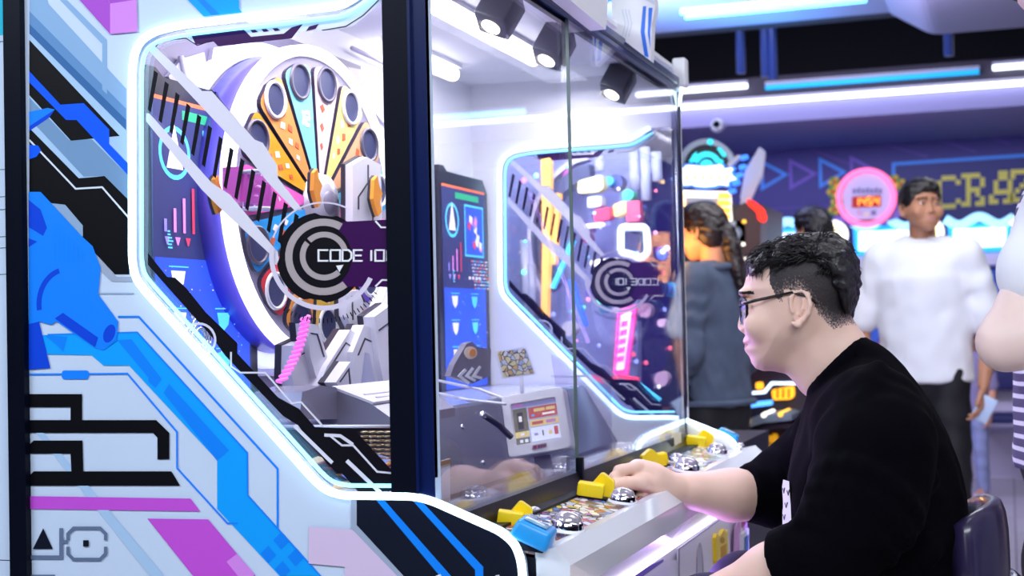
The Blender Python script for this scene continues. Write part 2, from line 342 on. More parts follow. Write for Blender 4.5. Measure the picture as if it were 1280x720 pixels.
# window panes with their printed stripes
m_pane = glass('clear_pane', '#fbfbff', 1.0); m_dw = M('pane_print_white', '#d4d2e2', .5); m_db = M('pane_print_black', '#080510', .5, spec=.15); m_dp = M('pane_print_purple', '#36094a', .4, spec=.2)
m_sil = M('pane_print_silver', '#b9adb2', .35, metal=.3); m_lav = M('pane_print_lavender', '#cfc8de', .5)
GLY = {'C': [[(1, 0), (0, 0), (0, 1), (1, 1)]], 'O': [[(0, 0), (1, 0), (1, 1), (0, 1), (0, 0)]], 'D': [[(0, 0), (.7, 0), (1, .25), (1, .75), (.7, 1), (0, 1), (0, 0)]], 'E': [[(1, 0), (0, 0), (0, 1), (1, 1)], [(0, .5), (.9, .5)]], '1': [[(.5, 0), (.5, 1)]], '0': [[(0, 0), (1, 0), (1, 1), (0, 1), (0, 0)]]}
def pane(y, par, far):
    mb = MB(); hh = shiftY(hole, y); mb.prism(hh, NF, -.012, -.007, 0)
    Z = [0]
    def A(pts, m):
        Z[0] += 1; mb.poly(shiftY(P2(pts), y+.0065-.0001*Z[0]), NF, m)
    A([(229, 37), (302, 29), (420, 17), (442, 6), (458, -6), (484, -6), (440, 31), (412, 37), (400, 37), (236, 52)], 1)
    A([(236, 43), (302, 36), (311, 45), (352, 41), (362, 33), (376, 29), (362, 47), (270, 57), (264, 51), (242, 55)], 3)
    for k in range(3): A([(310+k*14, 36.5-k), (316+k*14, 36-k), (320+k*14, 39-k), (313+k*14, 40-k)], 3)
    A([(384, 32), (396, 29), (392, 35), (380, 38)], 3)
    A(ribbon([(490, -20), (452, 18), (430, 32), (400, 37)], 1.2), 2); A(ribbon([(190, 60), (198, 50), (230, 47), (244, 56), (262, 50)], 1.1), 2); A(ribbon([(190, 60), (250, 113), (262, 112), (296, 152), (296, 165)], 1.0), 2)
    A([(183, 62), (190, 56), (250, 113), (262, 113), (316, 174), (326, 178), (344, 206), (345, 222), (376, 262), (366, 263), (331, 226), (305, 192)], 1)
    A([(180, 141), (184, 141), (262, 228), (285, 243), (345, 315), (347, 332), (340, 330), (338, 320), (275, 262), (250, 237), (180, 151)], 1)
    for i in range(14):
        x, yy = 190+13.6*i, 87+13.75*i; A([(x, yy), (x+5, yy+4), (x-4, yy+53), (x-8, yy+49)], 2)
    A([(183, 316), (207, 346), (217, 347), (231, 360), (255, 390), (295, 429), (295, 442), (346, 497), (372, 511), (392, 534), (440, 536), (492, 592), (492, 614), (447, 616), (426, 592), (420, 592), (407, 580), (371, 532), (352, 520), (280, 445), (262, 420), (183, 331)], 2)
    for q, w in (([(287, 440), (287, 458), (299, 466), (330, 466), (363, 504), (375, 503), (403, 534)], 2.2), ([(411, 545), (426, 557), (440, 557), (470, 590), (490, 592)], 2.4), ([(432, 576), (474, 616)], 5), ([(366, 532), (414, 579)], 4.5), ([(404, 544), (424, 545), (440, 556)], 4)): A(ribbon(q, w), 1)
    A(arc2(247, 425, 22, 22, 200, 420, 16)+arc2(247, 425, 19, 19, 420, 200, 16), 4)
    A(ringpoly(403, 320, 62, 68, 25, 190), 4); A(ringpoly(403, 320, 66, 68, 200, 300), 4)
    for k in range(26): 
        a = math.radians(35+3.6*k); A([(403+r*math.cos(a+d), 320+r*math.sin(a+d)) for r, d in ((78, 0), (84, 0), (84, .016), (78, .016))], 2)
    o = mb.build('window_pane', [m_pane, m_dw, m_db, m_dp, m_lav], par)
    # round badge and name bar
    mb = MB(); Z[0] = 0
    def A2(pts, m, t=0): mb.prism(shiftY(P2(pts), y+.005), NF, 0, .0006+.0004*t, m)
    pts = []
    for k in range(48):
        a = 2*PI*k/48; r = 55 if (k//3) % 4 else 51.5; pts.append((399+r*math.cos(a), 322+r*1.03*math.sin(a)))
    A2(pts, 0, 0)
    A2([(412, 279), (425, 277), (492, 274), (492, 359), (415, 358)], 1, 1)
    A2([(398+40*math.cos(t), 321+41*math.sin(t)) for t in np.linspace(0, 2*PI, 40)[:-1]], 0, 2)
    A2(ringpoly(403, 321, 39, 48, 52, 300), 2, 3)
    A2(ringpoly(404, 320, 23.5, 30.5, 48, 218), 2, 4); A2(ringpoly(404, 320, 23.5, 30.5, 226, 345), 2, 4); A2([(419, 332), (428, 331), (423, 340)], 3, 4)
    A2(ribbon([(468, 276), (475, 284), (492, 284)], 2), 3, 3); A2(ribbon([(468, 358), (476, 350), (492, 350)], 2), 3, 3)
    lets = [('C', 397, 409), ('O', 412, 424), ('D', 427, 438), ('E', 441, 452), ('1', 461, 465), ('0', 468, 479), ('1', 480.5, 485)]
    for ch, x0, x1 in lets:
        for st in GLY[ch]:
            A2(ribbon([((881-(x0+u*(x1-x0))) if far else (x0+u*(x1-x0)), 312.5+v*13.5) for u, v in st], 2.1), 3, 5)
    b = mb.build('badge', [m_db, m_dp, m_sil, m_white], o); b['label'] = 'round C badge with CODE 101 bar'
    return o
pane(YS, sp1, False); pane(YE, sp2, True)
# rear half of the double cabinet: dark post and a sliver of the next printed panel
MB().box(-1.415, -1.385, YS-.012, YS+.03, 0, 1.772).build('rear_post', m_blk, cab)
mb = MB(); mb.box(-2.7, -1.415, YS, YS+.02, 0, 1.772)
a = lambda pts, m: mb.poly([V(p[0], YS-.0006, p[1]) for p in pts], NF, m)
zp = lambda y: atY(2, y, YS)[2]
a([(-1.62, zp(-60)), (-1.415, zp(-60)), (-1.415, zp(44)), (-1.62, zp(44))], 1)
for y0, y1 in ((52, 212), (246, 262), (296, 310), (343, 700)):
    a(ribbon([(-1.60, zp(y0)), (-1.4215, zp(y0)), (-1.4185, zp(y0+4)), (-1.4185, zp(y1-4)), (-1.4215, zp(y1)), (-1.60, zp(y1))], .0009), 2)
mb.build('rear_side_panel', [m_panel, PC['teal'], PC['navy']], cab)
# body, roof, back wall, interior
mb = MB(); pr = [(-.735, .862), (-.735, .80), (-.62, .70), (-.62, 0), (-1.38, 0), (-1.38, .862), (-.75, .862)]
mb.prism([V(x, YS+.02, z) for x, z in [(-.735, .858), (-.735, .80), (-.625, .735), (-.625, .0), (-1.38, 0), (-1.38, .858)]], V(0, 1, 0), 0, YE-YS-.02, 0)
mb.build('body', m_white, cab)
MB().box(-1.29, XB, YS+.02, YE, .858, 1.762).build('back_panel', m_whitef, cab)
MB().box(-1.38, XG-.01, YS+.02, YE, 1.762, 1.772).build('canopy_lining', m_whitef, cab)
# posts and glass frame
mb = MB(); mb.box(-.797, -.757, YS-.006, YS+.008, .928, 1.772, 0); mb.box(-.757, XG, YS-.002, YS+.010, .90, 1.772, 1); mb.box(-.7595, -.7555, YS-.0075, YS, .93, 1.772, 1)
mb.build('corner_post', [m_blk, m_blk2], cab)
mb = MB(); mb.box(-.752, XG, YE-.014, YE+.012, .89, 1.72, 0); mb.tube([V(-.742, YE-.018, .9), V(-.742, YE-.018, 1.70)], .004, 8, 1); mb.build('corner_post', [m_blk2, M('brushed_steel', '#b8bcc8', .25, metal=1.)], cab)
m_fb = M('frame_blue_black', '#122a63', .25, spec=.7, var=.1)
mb = MB(); mb.prism([V(x, YS, z) for x, z in ((-.75, 1.704), (XG, 1.704), (XG+.004, 1.709), (XG+.004, 1.717), (XG, 1.719), (XG+.006, 1.724), (XG+.006, 1.738), (XG-.004, 1.745), (-.75, 1.745))], V(0, 1, 0), .034, YE-YS+.012, 0)
mb.box(-.752, -.742, YS+.03, YE, 1.697, 1.704, 1); mb.build('top_rail', [m_fb, m_blk], cab)
mb = MB(); mb.prism([V(x, YS, z) for x, z in ((-.76, .85), (-.722, .85), (-.726, .866), (-.735, .889), (-.76, .889))], V(0, 1, 0), .03, YE-YS, 0)
mb.box(-.726, -.70, YS+.03, YE-.005, .852, .864, 1); mb.build('bottom_rail', [m_brown, m_blk], cab)
mb = MB(); mb.prism([atX(x, y, -.7255) for x, y in ((843, 543), (851, 540), (851, 553), (843, 557))], V(1, 0, 0), 0, .001, 0); mb.build('rail_label', M('label_cream', '#efe6c8', .5), cab)
YJ = 2.487
gl = MB(); gl.box(-.747, -.742, YS+.011, YJ+.012, .88, 1.71, 0); gl.build('front_glass', glass('front_pane', '#f7f8ff', 1.15), cab)
gl = MB(); gl.box(-.741, -.736, YJ-.006, YE-.012, .88, 1.71, 0); gl.box(-.7415, -.7355, YJ-.0065, YJ-.0045, .885, 1.706, 1); gl.build('front_glass', [MATS['front_pane'], M('glass_edge_green', '#5a6a68', .2)], cab)
mb = MB(); mb.rbox((-.733, YJ-.006, .895), .006, .008, .02, .002); mb.build('glass_clip', m_blk, cab)
# hand of the roof sign above the rail
mb = MB(); q = [(655, -40), (688, -2), (800, 20)]
mb.prism([atX(x, y, -.70) for x, y in ((640, -60), (800, -60), (760, -2), (758, 30), (757, 37))], V(1, 0, 0), -.03, .0, 0)
mb.build('roof_sign', [m_white], cab)
mb = MB(); nn = V(.55, -.83, 0)
def SG(pts, m, t): mb.prism([atY(x, y, 2.87) for x, y in pts], V(0, -1, 0), t-.03 if m == 0 and t == 0 else t, t+.001, m)
SG([(763, -50), (816, -50), (819, 10), (815, 30), (813, 76), (800, 66), (766, 40)], 0, 0)
SG([(804, 8), (808, 8), (806, 40), (811, 72), (806, 70), (801, 40)], 1, .001); SG([(811, 10), (816, 10), (813, 40), (813, 60), (810, 42)], 1, .001); SG([(800, -4), (818, 6), (818, 1), (806, -6)], 2, .001)
for k in range(3): SG(ribbon([(778+k*4, 12), (782+k*4, 30), (778+k*4, 46)], .9), 2, .001)
mb.build('roof_ornament', [m_white, M('sign_blue', '#1f6fe0', .4), M('sign_grey', '#c9d2e4', .4)], cab)
mb = MB(); mb.rbox((-.73, YE+.0, 1.752), .0165, .02, .035, .006); mb.tube([V(-.728, YE-.005, 1.75), V(-.727, YE-.005, 1.712), V(-.733, YE-.005, 1.68), V(-.745, YE-.005, 1.662)], .0042, 6, 1); mb.build('light_bracket', [m_white, m_led], cab)
# ceiling tubes and spotlights in the case
t0, t1 = atZ(548, 3, 1.745), atZ(738, 90, 1.745)
xt = (t0[0]+t1[0])/2
m_tube = E('case_tube_light', '#fffdfa', 7.0)
for (xx, ya, yb) in ((-.97, 1.9, 3.0), (-1.20, 2.75, 3.1)):
    mb = MB(); mb.tube([V(xx, ya, 1.738), V(xx, yb, 1.738)], .016, 10, 0); mb.box(xx-.02, xx+.02, ya-.01, yb+.01, 1.752, 1.762, 1); mb.build('tube_light', [m_tube, m_white], cab)
m_spot = M('spotlight_housing', '#3a3b48', .4)
for k, (sx, sy) in enumerate(((625, 14), (693, 58), (773, 103))):
    c = atX(sx, sy, -.85); R = Matrix.Rotation(math.radians(22), 3, 'Y')@Matrix.Rotation(math.radians(-26), 3, 'X'); R = np.array(R)
    mb = MB(); h = .031; mb.rbox(c, h, h, h*1.15, .004, 0, 2, R); mb.lathe(c-R[:, 2]*h*1.16, -R[:, 2], [(.0, .0015), (.015, .0015), (.018, .003), (.018, 0)], 18, 1)
    mb.tube([c+R[:, 2]*h, V(c[0], c[1], 1.762)], .006, 8, 0); o = mb.build('spotlight', [m_spot, E('spot_lens', '#fff3dc', 7.)], cab, loc=c)
    sl = bpy.data.lights.new('spot_beam', 'SPOT'); sl.energy = 5; sl.spot_size = 1.1; sl.spot_blend = .6; sl.shadow_soft_size = .02; sl.color = (1., .96, .9)
    so = bpy.data.objects.new('spot_beam', sl); COL.objects.link(so); so.location = tuple(c-R[:, 2]*h*1.35); so.rotation_euler = (Vector((-.90, c[1]-.05, .95))-Vector(so.location)).to_track_quat('-Z', 'Y').to_euler()
# grey moulded backing with pale shapes behind the wheel
mb = MB(); xb = XB+.012
mb.box(XB, xb, YS+.03, 2.72, 1.0, 1.70, 0)
for q in ([(205, 96), (222, 74), (250, 66), (256, 96), (238, 108), (244, 130), (226, 126)], [(262, 60), (292, 56), (282, 100), (262, 130), (254, 110)], [(430, 84), (470, 92), (490, 130), (480, 160), (455, 130)], [(186, 150), (196, 140), (214, 180), (204, 240), (190, 220)], [(300, 400), (340, 420), (345, 470), (310, 470)]):
    mb.prism([atX(a_, b_, xb) for a_, b_ in q], V(1, 0, 0), 0, .008, 1)
for q in ([(226, 70), (232, 100), (240, 128)], [(440, 60), (500, 88)]): mb.tube([atX(a_, b_, xb+.01) for a_, b_ in q], .005, 8, 1)
mb.build('rear_moulding', [M('moulding_grey', '#756e88', .45), M('moulding_pale', '#c4bed2', .4)], cab)
# ------------------------------------------------------------------ prize wheel
WC = V(-1.138, 2.268, 1.374); az = -.081; WN = V(math.cos(az), math.sin(az), 0); WU = V(-math.sin(az), math.cos(az), 0); WZ = V(0, 0, 1)
def wp(th, r, h=0): return WC+r*(math.sin(th)*WU+math.cos(th)*WZ)+WN*h
wh = MB()
wh.lathe(WC, WN, [(.0, -.10), (.232, -.10), (.238, -.095), (.238, -.012), (.256, -.004), (.256, -.002), (.0, -.002)], 72, 0, u=WZ)
wh.lathe(WC, WN, [(.25, -.02), (.262, -.02), (.262, -.08), (.25, -.08)], 72, 1, u=WZ)
wheel = wh.build('prize_wheel', [M('wheel_grey', '#8b86a0', .35, metal=.2), M('wheel_drum_violet', '#6a5fd0', .3)], cab)
m_rim = E('wheel_rim_light', '#f6f6ff', 1.5); m_rim2 = E('wheel_rim_violet', '#d6dcff', 1.1)
mb = MB(); mb.lathe(WC, WN, [(.256, -.012), (.256, .004), (.259, .008), (.271, .008), (.275, .004), (.275, -.012)], 80, 0, u=WZ); mb.build('rim_light', m_rim, wheel)
mb = MB(); mb.lathe(WC, WN, [(.262, -.105), (.262, -.088), (.266, -.085), (.284, -.085), (.288, -.09), (.288, -.105)], 80, 0, u=WZ); mb.build('rim_light', m_rim2, wheel)
segc = ['#f4d3e2', '#f2dc86', '#f0b487', '#58c3ec', '#ef8fc0', '#8f6be0', '#f09a3a', '#f2c24a', '#e06ad0', '#e8702a', '#d8323c', '#2aa0ea', '#e254b4', '#f0961e', '#ee9a58', '#8fd6f0']
for k in range(15):
    th = math.radians(7.5+24*k); c = segc[k] if k < 14 else '#ee8f4e'
    if k == 14: c = '#86d3ee'
    if k == 13: c = '#ef9a52'
    if k == 12: c = '#f2a21e'
    if k == 11: c = '#e45fb8'
    if k == 10: c = '#2b9fe8'
    if k == 9: c = '#dc3340'
    if k == 8: c = '#ef9a40'
    pts = rounded([(.052*math.sin(th-.13), .052*math.cos(th-.13)), (.240*math.sin(th-.185), .240*math.cos(th-.185)), (.244*math.sin(th), .244*math.cos(th)), (.240*math.sin(th+.185), .240*math.cos(th+.185)), (.052*math.sin(th+.13), .052*math.cos(th+.13))], [.005, .018, .0, .018, .005], 4)
    mb = MB(); mb.prism([WC+p[0]*WU+p[1]*WZ for p in pts], WN, -.003, .006, 0, 1)
    hc = wp(th, .214, .006)
    mb.lathe(hc, WN, [(.0, .0014), (.0265, .0014)], 24, 2, u=WZ); mb.lathe(hc, WN, [(.0265, .0012), (.027, .005), (.031, .005), (.0325, .0012)], 24, 3 if k % 2 else 4, u=WZ)
    # printed marks on each wedge
    if k == 14:
        for st in ([(-.8, 0), (.0, 1)], [(-.8, 1), (.0, 0)], [(.3, 1), (1.1, 1), (1.1, .5), (.3, .5), (.3, 0), (1.1, 0)]):
            mb.prism([WC+(math.sin(th)*.15+(a)*.012-.002)*WU+(math.cos(th)*.15+(b-.5)*.022)*WZ for a, b in ribbon([(p[0], p[1]) for p in st], .3)], WN, .006, .0072, 5)
    else:
        for j in range(6):
            r = .10+.017*j; a = th+(.05 if j % 2 else -.05); w = .012-.001*abs(j-3)
            mb.prism([wp(a, r-w*.7, 0), wp(a+.045, r, 0), wp(a, r+w*.8, 0), wp(a-.05, r+.003, 0)], WN, .006, .007, 5 if (k+j) % 2 else 6)
    mb.build('wheel_segment', [M('segment_%d' % k, c, .35), M('segment_edge', '#3a3348', .4), M('segment_hole', '#3c4166', .35), M('hole_ring_white', '#f3f1f5', .3), M('hole_ring_dark', '#5a5568', .3), M('segment_mark_white', '#fbf3ee', .4), M('segment_mark_red', '#d9663f', .4)], wheel)
mb = MB(); mb.lathe(WC, WN, [(.0, .026), (.032, .026), (.038, .02), (.05, .016), (.054, .004)], 36, 0, u=WZ); mb.lathe(WC, WN, [(.0, .034), (.018, .032), (.022, .026)], 30, 1, u=WZ); mb.build('wheel_hub', [M('hub_silver', '#cfcbd8', .3, metal=.4), M('hub_violet', '#7a7488', .3)], wheel)
# ------------------------------------------------------------------ machine parts in front of the wheel
m_mech = M('mech_white', '#dcdbe6', .32, coat=.3); m_seam = M('mech_seam', '#2b2838', .4); m_or = M('figure_orange', '#f09a2c', .4)
def relief(name, px, X, th=.022, mat=None, par=cab, seams=(), edge=True):
    """a shaped block cut from an outline on the plane x = X, with a dark rebate round it"""
    mb = MB(); P = [atX(a, b, X) for a, b in px]
    mb.prism(P, V(1, 0, 0), -th, 0, 0)
    if edge:
        c = sum(P)/len(P); mb.prism([c+(p-c)*1.04 for p in P], V(1, 0, 0), -th-.002, -th*.7, 1)
    for s in seams: mb.prism([atX(a, b, X) for a, b in ribbon(s, 1.6)], V(1, 0, 0), 0, .0008, 1)
    return mb.build(name, [mat or m_mech, m_seam], par)
relief('centre_column', [(441, 206), (458, 196), (476, 206), (478, 270), (470, 300), (452, 300), (441, 288)], -1.07, .02, seams=[[(448, 262), (448, 246), (460, 228), (460, 206)], [(466, 290), (466, 236)]])
relief('centre_column', [(432, 366), (448, 362), (454, 376), (452, 404), (440, 410), (433, 396)], -1.07, .02, seams=[[(440, 370), (441, 400)]])
for k, q in enumerate(([(367, 432), (384, 424), (391, 452), (400, 488), (386, 498), (371, 502), (366, 470)], [(384, 404), (397, 406), (411, 452), (397, 478), (388, 446)], [(409, 458), (438, 412), (450, 420), (445, 442), (420, 470), (403, 496), (394, 492)],
        [(441, 440), (455, 406), (468, 412), (478, 468), (470, 482), (462, 442), (456, 440), (450, 490), (441, 482)], [(468, 396), (490, 380), (494, 486), (482, 492), (474, 450)], [(420, 478), (438, 452), (441, 486), (430, 492)])):
    cx = sum(p[0] for p in q)/len(q); cy = sum(p[1] for p in q)/len(q)
    relief('mech_fin', q, -1.06+.010*k, .03, seams=[[(p[0]*.62+cx*.38, p[1]*.62+cy*.38) for p in (q[0], q[1], q[2])]])
for k, (x, y, w) in enumerate(((273, 244, 1.), (397, 236, 1.), (472, 246, 1.05), (545, 250, 1.))):
    q = [(-4, -20), (0, -25), (2, -13), (6, -4), (3, 6), (5, 18), (1, 23), (-3, 11), (-5, 2)]
    relief('figure_clip', [(x+a*w, y+b*w) for a, b in q], (-1.13, -1.05, -1.05, -1.258)[k], .010, m_or)
mb = MB(); c = atX(322, 238, -1.07); mb.prism([atX(x, y, -1.09) for x, y in ((300, 208), (342, 222), (352, 262), (300, 252))], V(1, 0, 0), -.03, 0, 0)
mb.build('prize_pocket', [M('pocket_magenta', '#e65fc0', .35)], cab)
mb = MB(); mb.lathe(c-V(0, 0, .028), V(0, 0, 1), [(.0, 0), (.022, 0), (.022, .055), (.0, .055)], 20, 0); mb.tube([c+V(.022*math.cos(t), .022*math.sin(t), -.028) for t in np.linspace(0, 2*PI, 20)[:-1]], .002, 6, 1, True); mb.tube([c+V(.022*math.cos(t), .022*math.sin(t), .028) for t in np.linspace(0, 2*PI, 20)[:-1]], .002, 6, 1, True)
mb.build('prize_tube', [glass('tube_plastic', '#e8e0f4', 1.3), m_white], cab)
# coiled pink cable beside the wheel
pts = []
for i in range(120):
    t = i/119; cc = atX(352+26*t*(1-t)-2+ (384-352)*(1-t), 478+(395-478)*(1-t), -1.0); a = t*2*PI*14; pts.append(cc+V(.0, .006*math.cos(a), .0)+V(.006*math.sin(a), 0, 0))
MB().tube(pts, .0026, 6).build('coiled_cable', E('cable_pink', '#f07ad8', .7), cab)
# mirrored chrome gauge and small bits low on the left
mb = MB(); c = atY(250, 422, 1.90)
for r in (.03, .022, .014): mb.tube([c+V(0, r*math.cos(t), r*math.sin(t)) for t in np.linspace(0, 2*PI, 28)[:-1]], .003, 6, 0, True)
mb.tube([c+V(0, -.02, .03), c+V(0, -.035, .055)], .003, 6, 0); mb.tube([c+V(0, -.035+.008*math.cos(t), .06+.008*math.sin(t)) for t in np.linspace(0, 2*PI, 16)[:-1]], .0025, 6, 0, True)
mb.build('chrome_rings', M('chrome', '#e6e8ee', .08, metal=1.), cab)
# video screens on the rear wall
m_scr = M('screen_frame_dark', '#1c1a28', .35)
def screen(y0, y1, z0, z1, seed, lab):
    x = -1.235; rnd = random.Random(seed); mb = MB()
    mb.prism([V(x, y, z) for y, z in ((y0, z0), (y1, z0), (y1, z1-.03), (y1-.03, z1), (y0+.06, z1), (y0+.04, z1+.012), (y0+.015, z1+.012), (y0, z1-.02))], V(1, 0, 0), -.02, .012, 0)
    r = mb.build('video_screen', [m_scr], cab); r['label'] = lab
    mb = MB(); Y = lambda t: y0+.022+(y1-y0-.044)*t; Z = lambda t: z1-.03-(z1-z0-.05)*t
    L = [0]
    def q(pts, m): L[0] += 1; mb.poly([V(x+.0126+.00012*L[0], Y(a), Z(b)) for a, b in pts], V(1, 0, 0), m)
    R = lambda a, b, c, d, m: q([(a, b), (c, b), (c, d), (a, d)], m)
    R(0, 0, 1, 1, 0); R(.02, .5, .98, .99, 1); R(.0, .0, 1, .012, 5); R(.3, .03, .85, .06, 6)
    q([(.22+.17*math.cos(t)*.9, .17+.085*math.sin(t)) for t in np.linspace(0, 2*PI, 24)[:-1]], 2); q([(.22+.14*math.cos(t)*.9, .17+.07*math.sin(t)) for t in np.linspace(0, 2*PI, 24)[:-1]], 0); q([(.22, .08), (.3, .22), (.14, .22)], 7)
    R(.5, .08, .95, .34, 2); R(.52, .09, .93, .33, 1)
    for i in range(12): a = rnd.uniform(.55, .86); b = rnd.uniform(.1, .28); q([(a, b), (a+.07, b+.01), (a+.05, b+.045), (a-.01, b+.03)], rnd.choice((3, 4, 7, 8)))
    for i, m in enumerate((8, 3, 3, 4)): R(.1+.09*i, .40-.035*i-.02, .125+.09*i, .42, m)
    for i in range(3): a = .1+.1*i; q([(a, .435), (a+.05, .435), (a+.03, .46), (a+.02, .46)], (8, 3, 4)[i])
    for i in range(4): a = .55+.08*i; R(a, .44, a+.05, .455, 7); 
    for i in range(3):
        for j in range(2): a, b = .15+.45*j, .54+.13*i; q([(a, b), (a+.14, b), (a+.12, b+.04), (a+.07, b+.06), (a+.02, b+.04)], 7 if j == 0 else 2); R(a-.02, b-.015, a+.17, b-.011, 2)
    q([(.35+.22*math.cos(t), .9+.06*math.sin(t)) for t in np.linspace(PI, 2*PI, 14)], 2); q([(.35+.17*math.cos(t), .9+.045*math.sin(t)) for t in np.linspace(PI, 2*PI, 14)], 1)
    for i in range(40): a, b = rnd.uniform(.05, .95), rnd.uniform(.52, .97); R(a, b, a+.012, b+.004, rnd.choice((2, 7, 8)))
    for i in range(9):
        b = .36+.017*i; a = .55
        while a < .9: w_ = rnd.uniform(.015, .05); R(a, b, a+w_, b+.007, rnd.choice((7, 8, 2, 5))); a += w_+.014
    for i in range(6): R(.04, .42+.01*i, .04+rnd.uniform(.02, .05), .425+.01*i, 2)
    mb.build('screen_picture', [E('scr_navy', '#363d72', .35), E('scr_blue', '#2f56d8', .8), E('scr_cyan', '#55c8f4', 1.), E('scr_pink', '#e88ad8', .9), E('scr_red', '#d8405c', .8), E('scr_orange', '#f07040', 1.1), E('scr_green', '#2fae78', .7), E('scr_white', '#e6e4ee', .9), E('scr_violet', '#9a8ae0', .7)], r)
screen(1.86, 2.20, 1.0, 1.548, 1, 'blue video screen behind the wheel'); screen(3.045, 3.375, .985, 1.515, 2, 'blue video screen on the far rear wall')
# pusher deck, plates and trays
m_deck = M('deck_grey', '#5f5d6c', .28, metal=.35, bump=.04); m_decktop = M('deck_top', '#cfd2e4', .2, coat=.4)
mb = MB(); mb.prism([V(x, 1.99, z) for x, z in ((-.905, .868), (-.985, 1.0), (XB, 1.0), (XB, .862), (-.905, .862))], V(0, 1, 0), 0, YE-2.0, 0)
mb.box(-.904, -.762, YS+.03, YE-.01, .8585, .863, 2); mb.box(XB, -.99, 1.99, YE-.01, 1.0, 1.006, 1)
mb.build('pusher_deck', [m_deck, m_decktop, M('deck_floor', '#4a4658', .12, coat=.4)], cab)
mb = MB(); n = nrm(V(.132, 0, .08))
for y, t in ((2.10, .2), (2.10, .8), (2.5, .75), (2.5, .25), (3.0, .8)): 
    MB().lathe(V(-.905-.08*t, y, .868+.132*t), n, [(0, .003), (.004, .003), (.005, .001), (.005, 0)], 12).build('deck_screw', M('screw_steel', '#d0d2dc', .2, metal=1.), cab)
# wedge shaped pusher housing with a printed top
mb = MB(); y0, y1 = 2.03, 2.30
mb.prism([V(x, y0, z) for x, z in ((-1.02, 1.003), (-.90, 1.0), (-.90, 1.015), (-.93, 1.035), (-1.0, 1.06), (-1.02, 1.05))], V(0, 1, 0), 0, y1-y0, 0)
mb.prism([V(-.93, y0, 1.0357), V(-1.0, y0, 1.0607), V(-1.0, y1, 1.0607), V(-.93, y1, 1.0357)], V(.336, 0, .94), 0, .004, 1)
for st in ([(.2, .15), (.2, .6), (.5, .75), (.5, .95)], [(.4, .1), (.4, .5), (.7, .68), (.7, .95)]):
    mb.prism([V(-.93-.07*a, y0+(y1-y0)*b, 1.0357+.025*a) for a, b in ribbon(st, .05)], V(.336, 0, .94), .004, .005, 2)
mb.build('pusher_housing', [M('housing_grey', '#8d8b9c', .3, metal=.3), m_mech, M('housing_print', '#a8a4b8', .4)], cab)
relief('cone_guard', [(378, 490), (402, 482), (420, 484), (436, 516), (436, 524), (374, 524)], -.99, .08, M('guard_grey', '#a3a1b2', .25, metal=.4), edge=False)
mb = MB(); mb.tube([atY(354, 533, 1.86), atY(492, 533, 1.86)], .0025, 6); mb.build('shelf_edge', m_white, cab)
mb = MB(); mb.box(-1.2, -.80, 1.825, 1.99, .905, .915, 0); mb.build('lower_tray', [M('tray_violet', '#6b66a0', .25)], cab)
# cards and coins lying in the lower tray
mb = MB(); rr = random.Random(5)
for i in range(70):
    c = V(rr.uniform(-.99, -.80), rr.uniform(1.84, 1.97), .917+rr.uniform(0, .05)); a = rr.uniform(0, PI); u = V(math.cos(a), math.sin(a), rr.uniform(-.3, .3))*.02; w = nrm(np.cross(V(rr.uniform(-.4, .4), rr.uniform(-.6, .2), 1), u))*.014
    mb.obox(c, u, w, nrm(np.cross(u, w))*.0007, rr.randrange(5))
o = mb.build('prize_cards', [M('card_'+c, c, .35) for c in ('#e8e2ea', '#e0a13c', '#c65a7a', '#5a78c8', '#d8c7a0')], cab); tag(o, kind='stuff')
mb = MB()
for i in range(7):
    for j in range(7): c = V(-.885+.0125*i, 1.90, .965+.0062*j); mb.lathe(c, V(0, 0, 1), [(0, .0026), (.0055, .0026), (.006, .0013), (.0055, 0)], 10, 0)
o = mb.build('coin_stacks', [M('coin_gold', '#c9b48a', .25, metal=.9)], cab); tag(o, kind='stuff')
# small card standing on the glass ledge (printed bear and white face)
mb = MB(); q = [atX(x, y, -.775) for x, y in ((541, 579), (563, 573), (563, 626), (541, 634))]; mb.prism(q, V(1, 0, 0), -.002, 0, 0)
Zc = lambda pts, m: mb.prism([atX(x, y, -.775) for x, y in pts], V(1, 0, 0), 0, .0005, m)
Zc([(542, 590), (546, 588), (546, 626), (542, 628)], 1); Zc([(548, 586), (562, 582), (562, 621), (548, 626)], 2); Zc([(542, 597), (546, 596), (546, 606), (542, 607)], 3); Zc([(541, 580), (563, 574), (563, 579), (541, 585)], 4)
mb.build('notice_card', [M('card_cream', '#d9c9b8', .5), M('card_blue', '#3c64b4', .5), M('card_white', '#e4e0ea', .5), M('card_yellow', '#e6b93a', .5), M('card_tan', '#b98a5c', .5)], cab)
# touch monitor in a white bezel
c = (atD(625, 497, 2.69)+atD(705, 485, 2.66)+atD(717, 560, 2.63)+atD(637, 572, 2.66))/4
bl, br, tr, tl = atD(638, 573, 2.66), atD(717, 560, 2.63), atD(705, 485, 2.66), atD(625, 497, 2.69)
ux = nrm(br-bl); uz0 = tl-bl; nm = nrm(np.cross(ux, uz0)); nm = nm if np.dot(nm, CAM-c) > 0 else -nm; uz = np.cross(nm, ux); uz = uz if uz[2] > 0 else -uz
W = np.linalg.norm(br-bl)/2; H = np.linalg.norm(tl-bl)/2
F2 = lambda a, b, t=0: c+ux*a*W+uz*b*H+nm*t
mb = MB(); out = rounded([(-.98, -1), (1.0, -1), (.96, 1), (-1, 1)], .16, 5); inn = rounded([(-.72, -.62), (.72, -.62), (.70, .70), (-.73, .70)], .03, 2)
mb.prism([F2(a, b) for a, b in out], nm, -.028, .004, 0, holes=[[F2(a, b) for a, b in inn]])
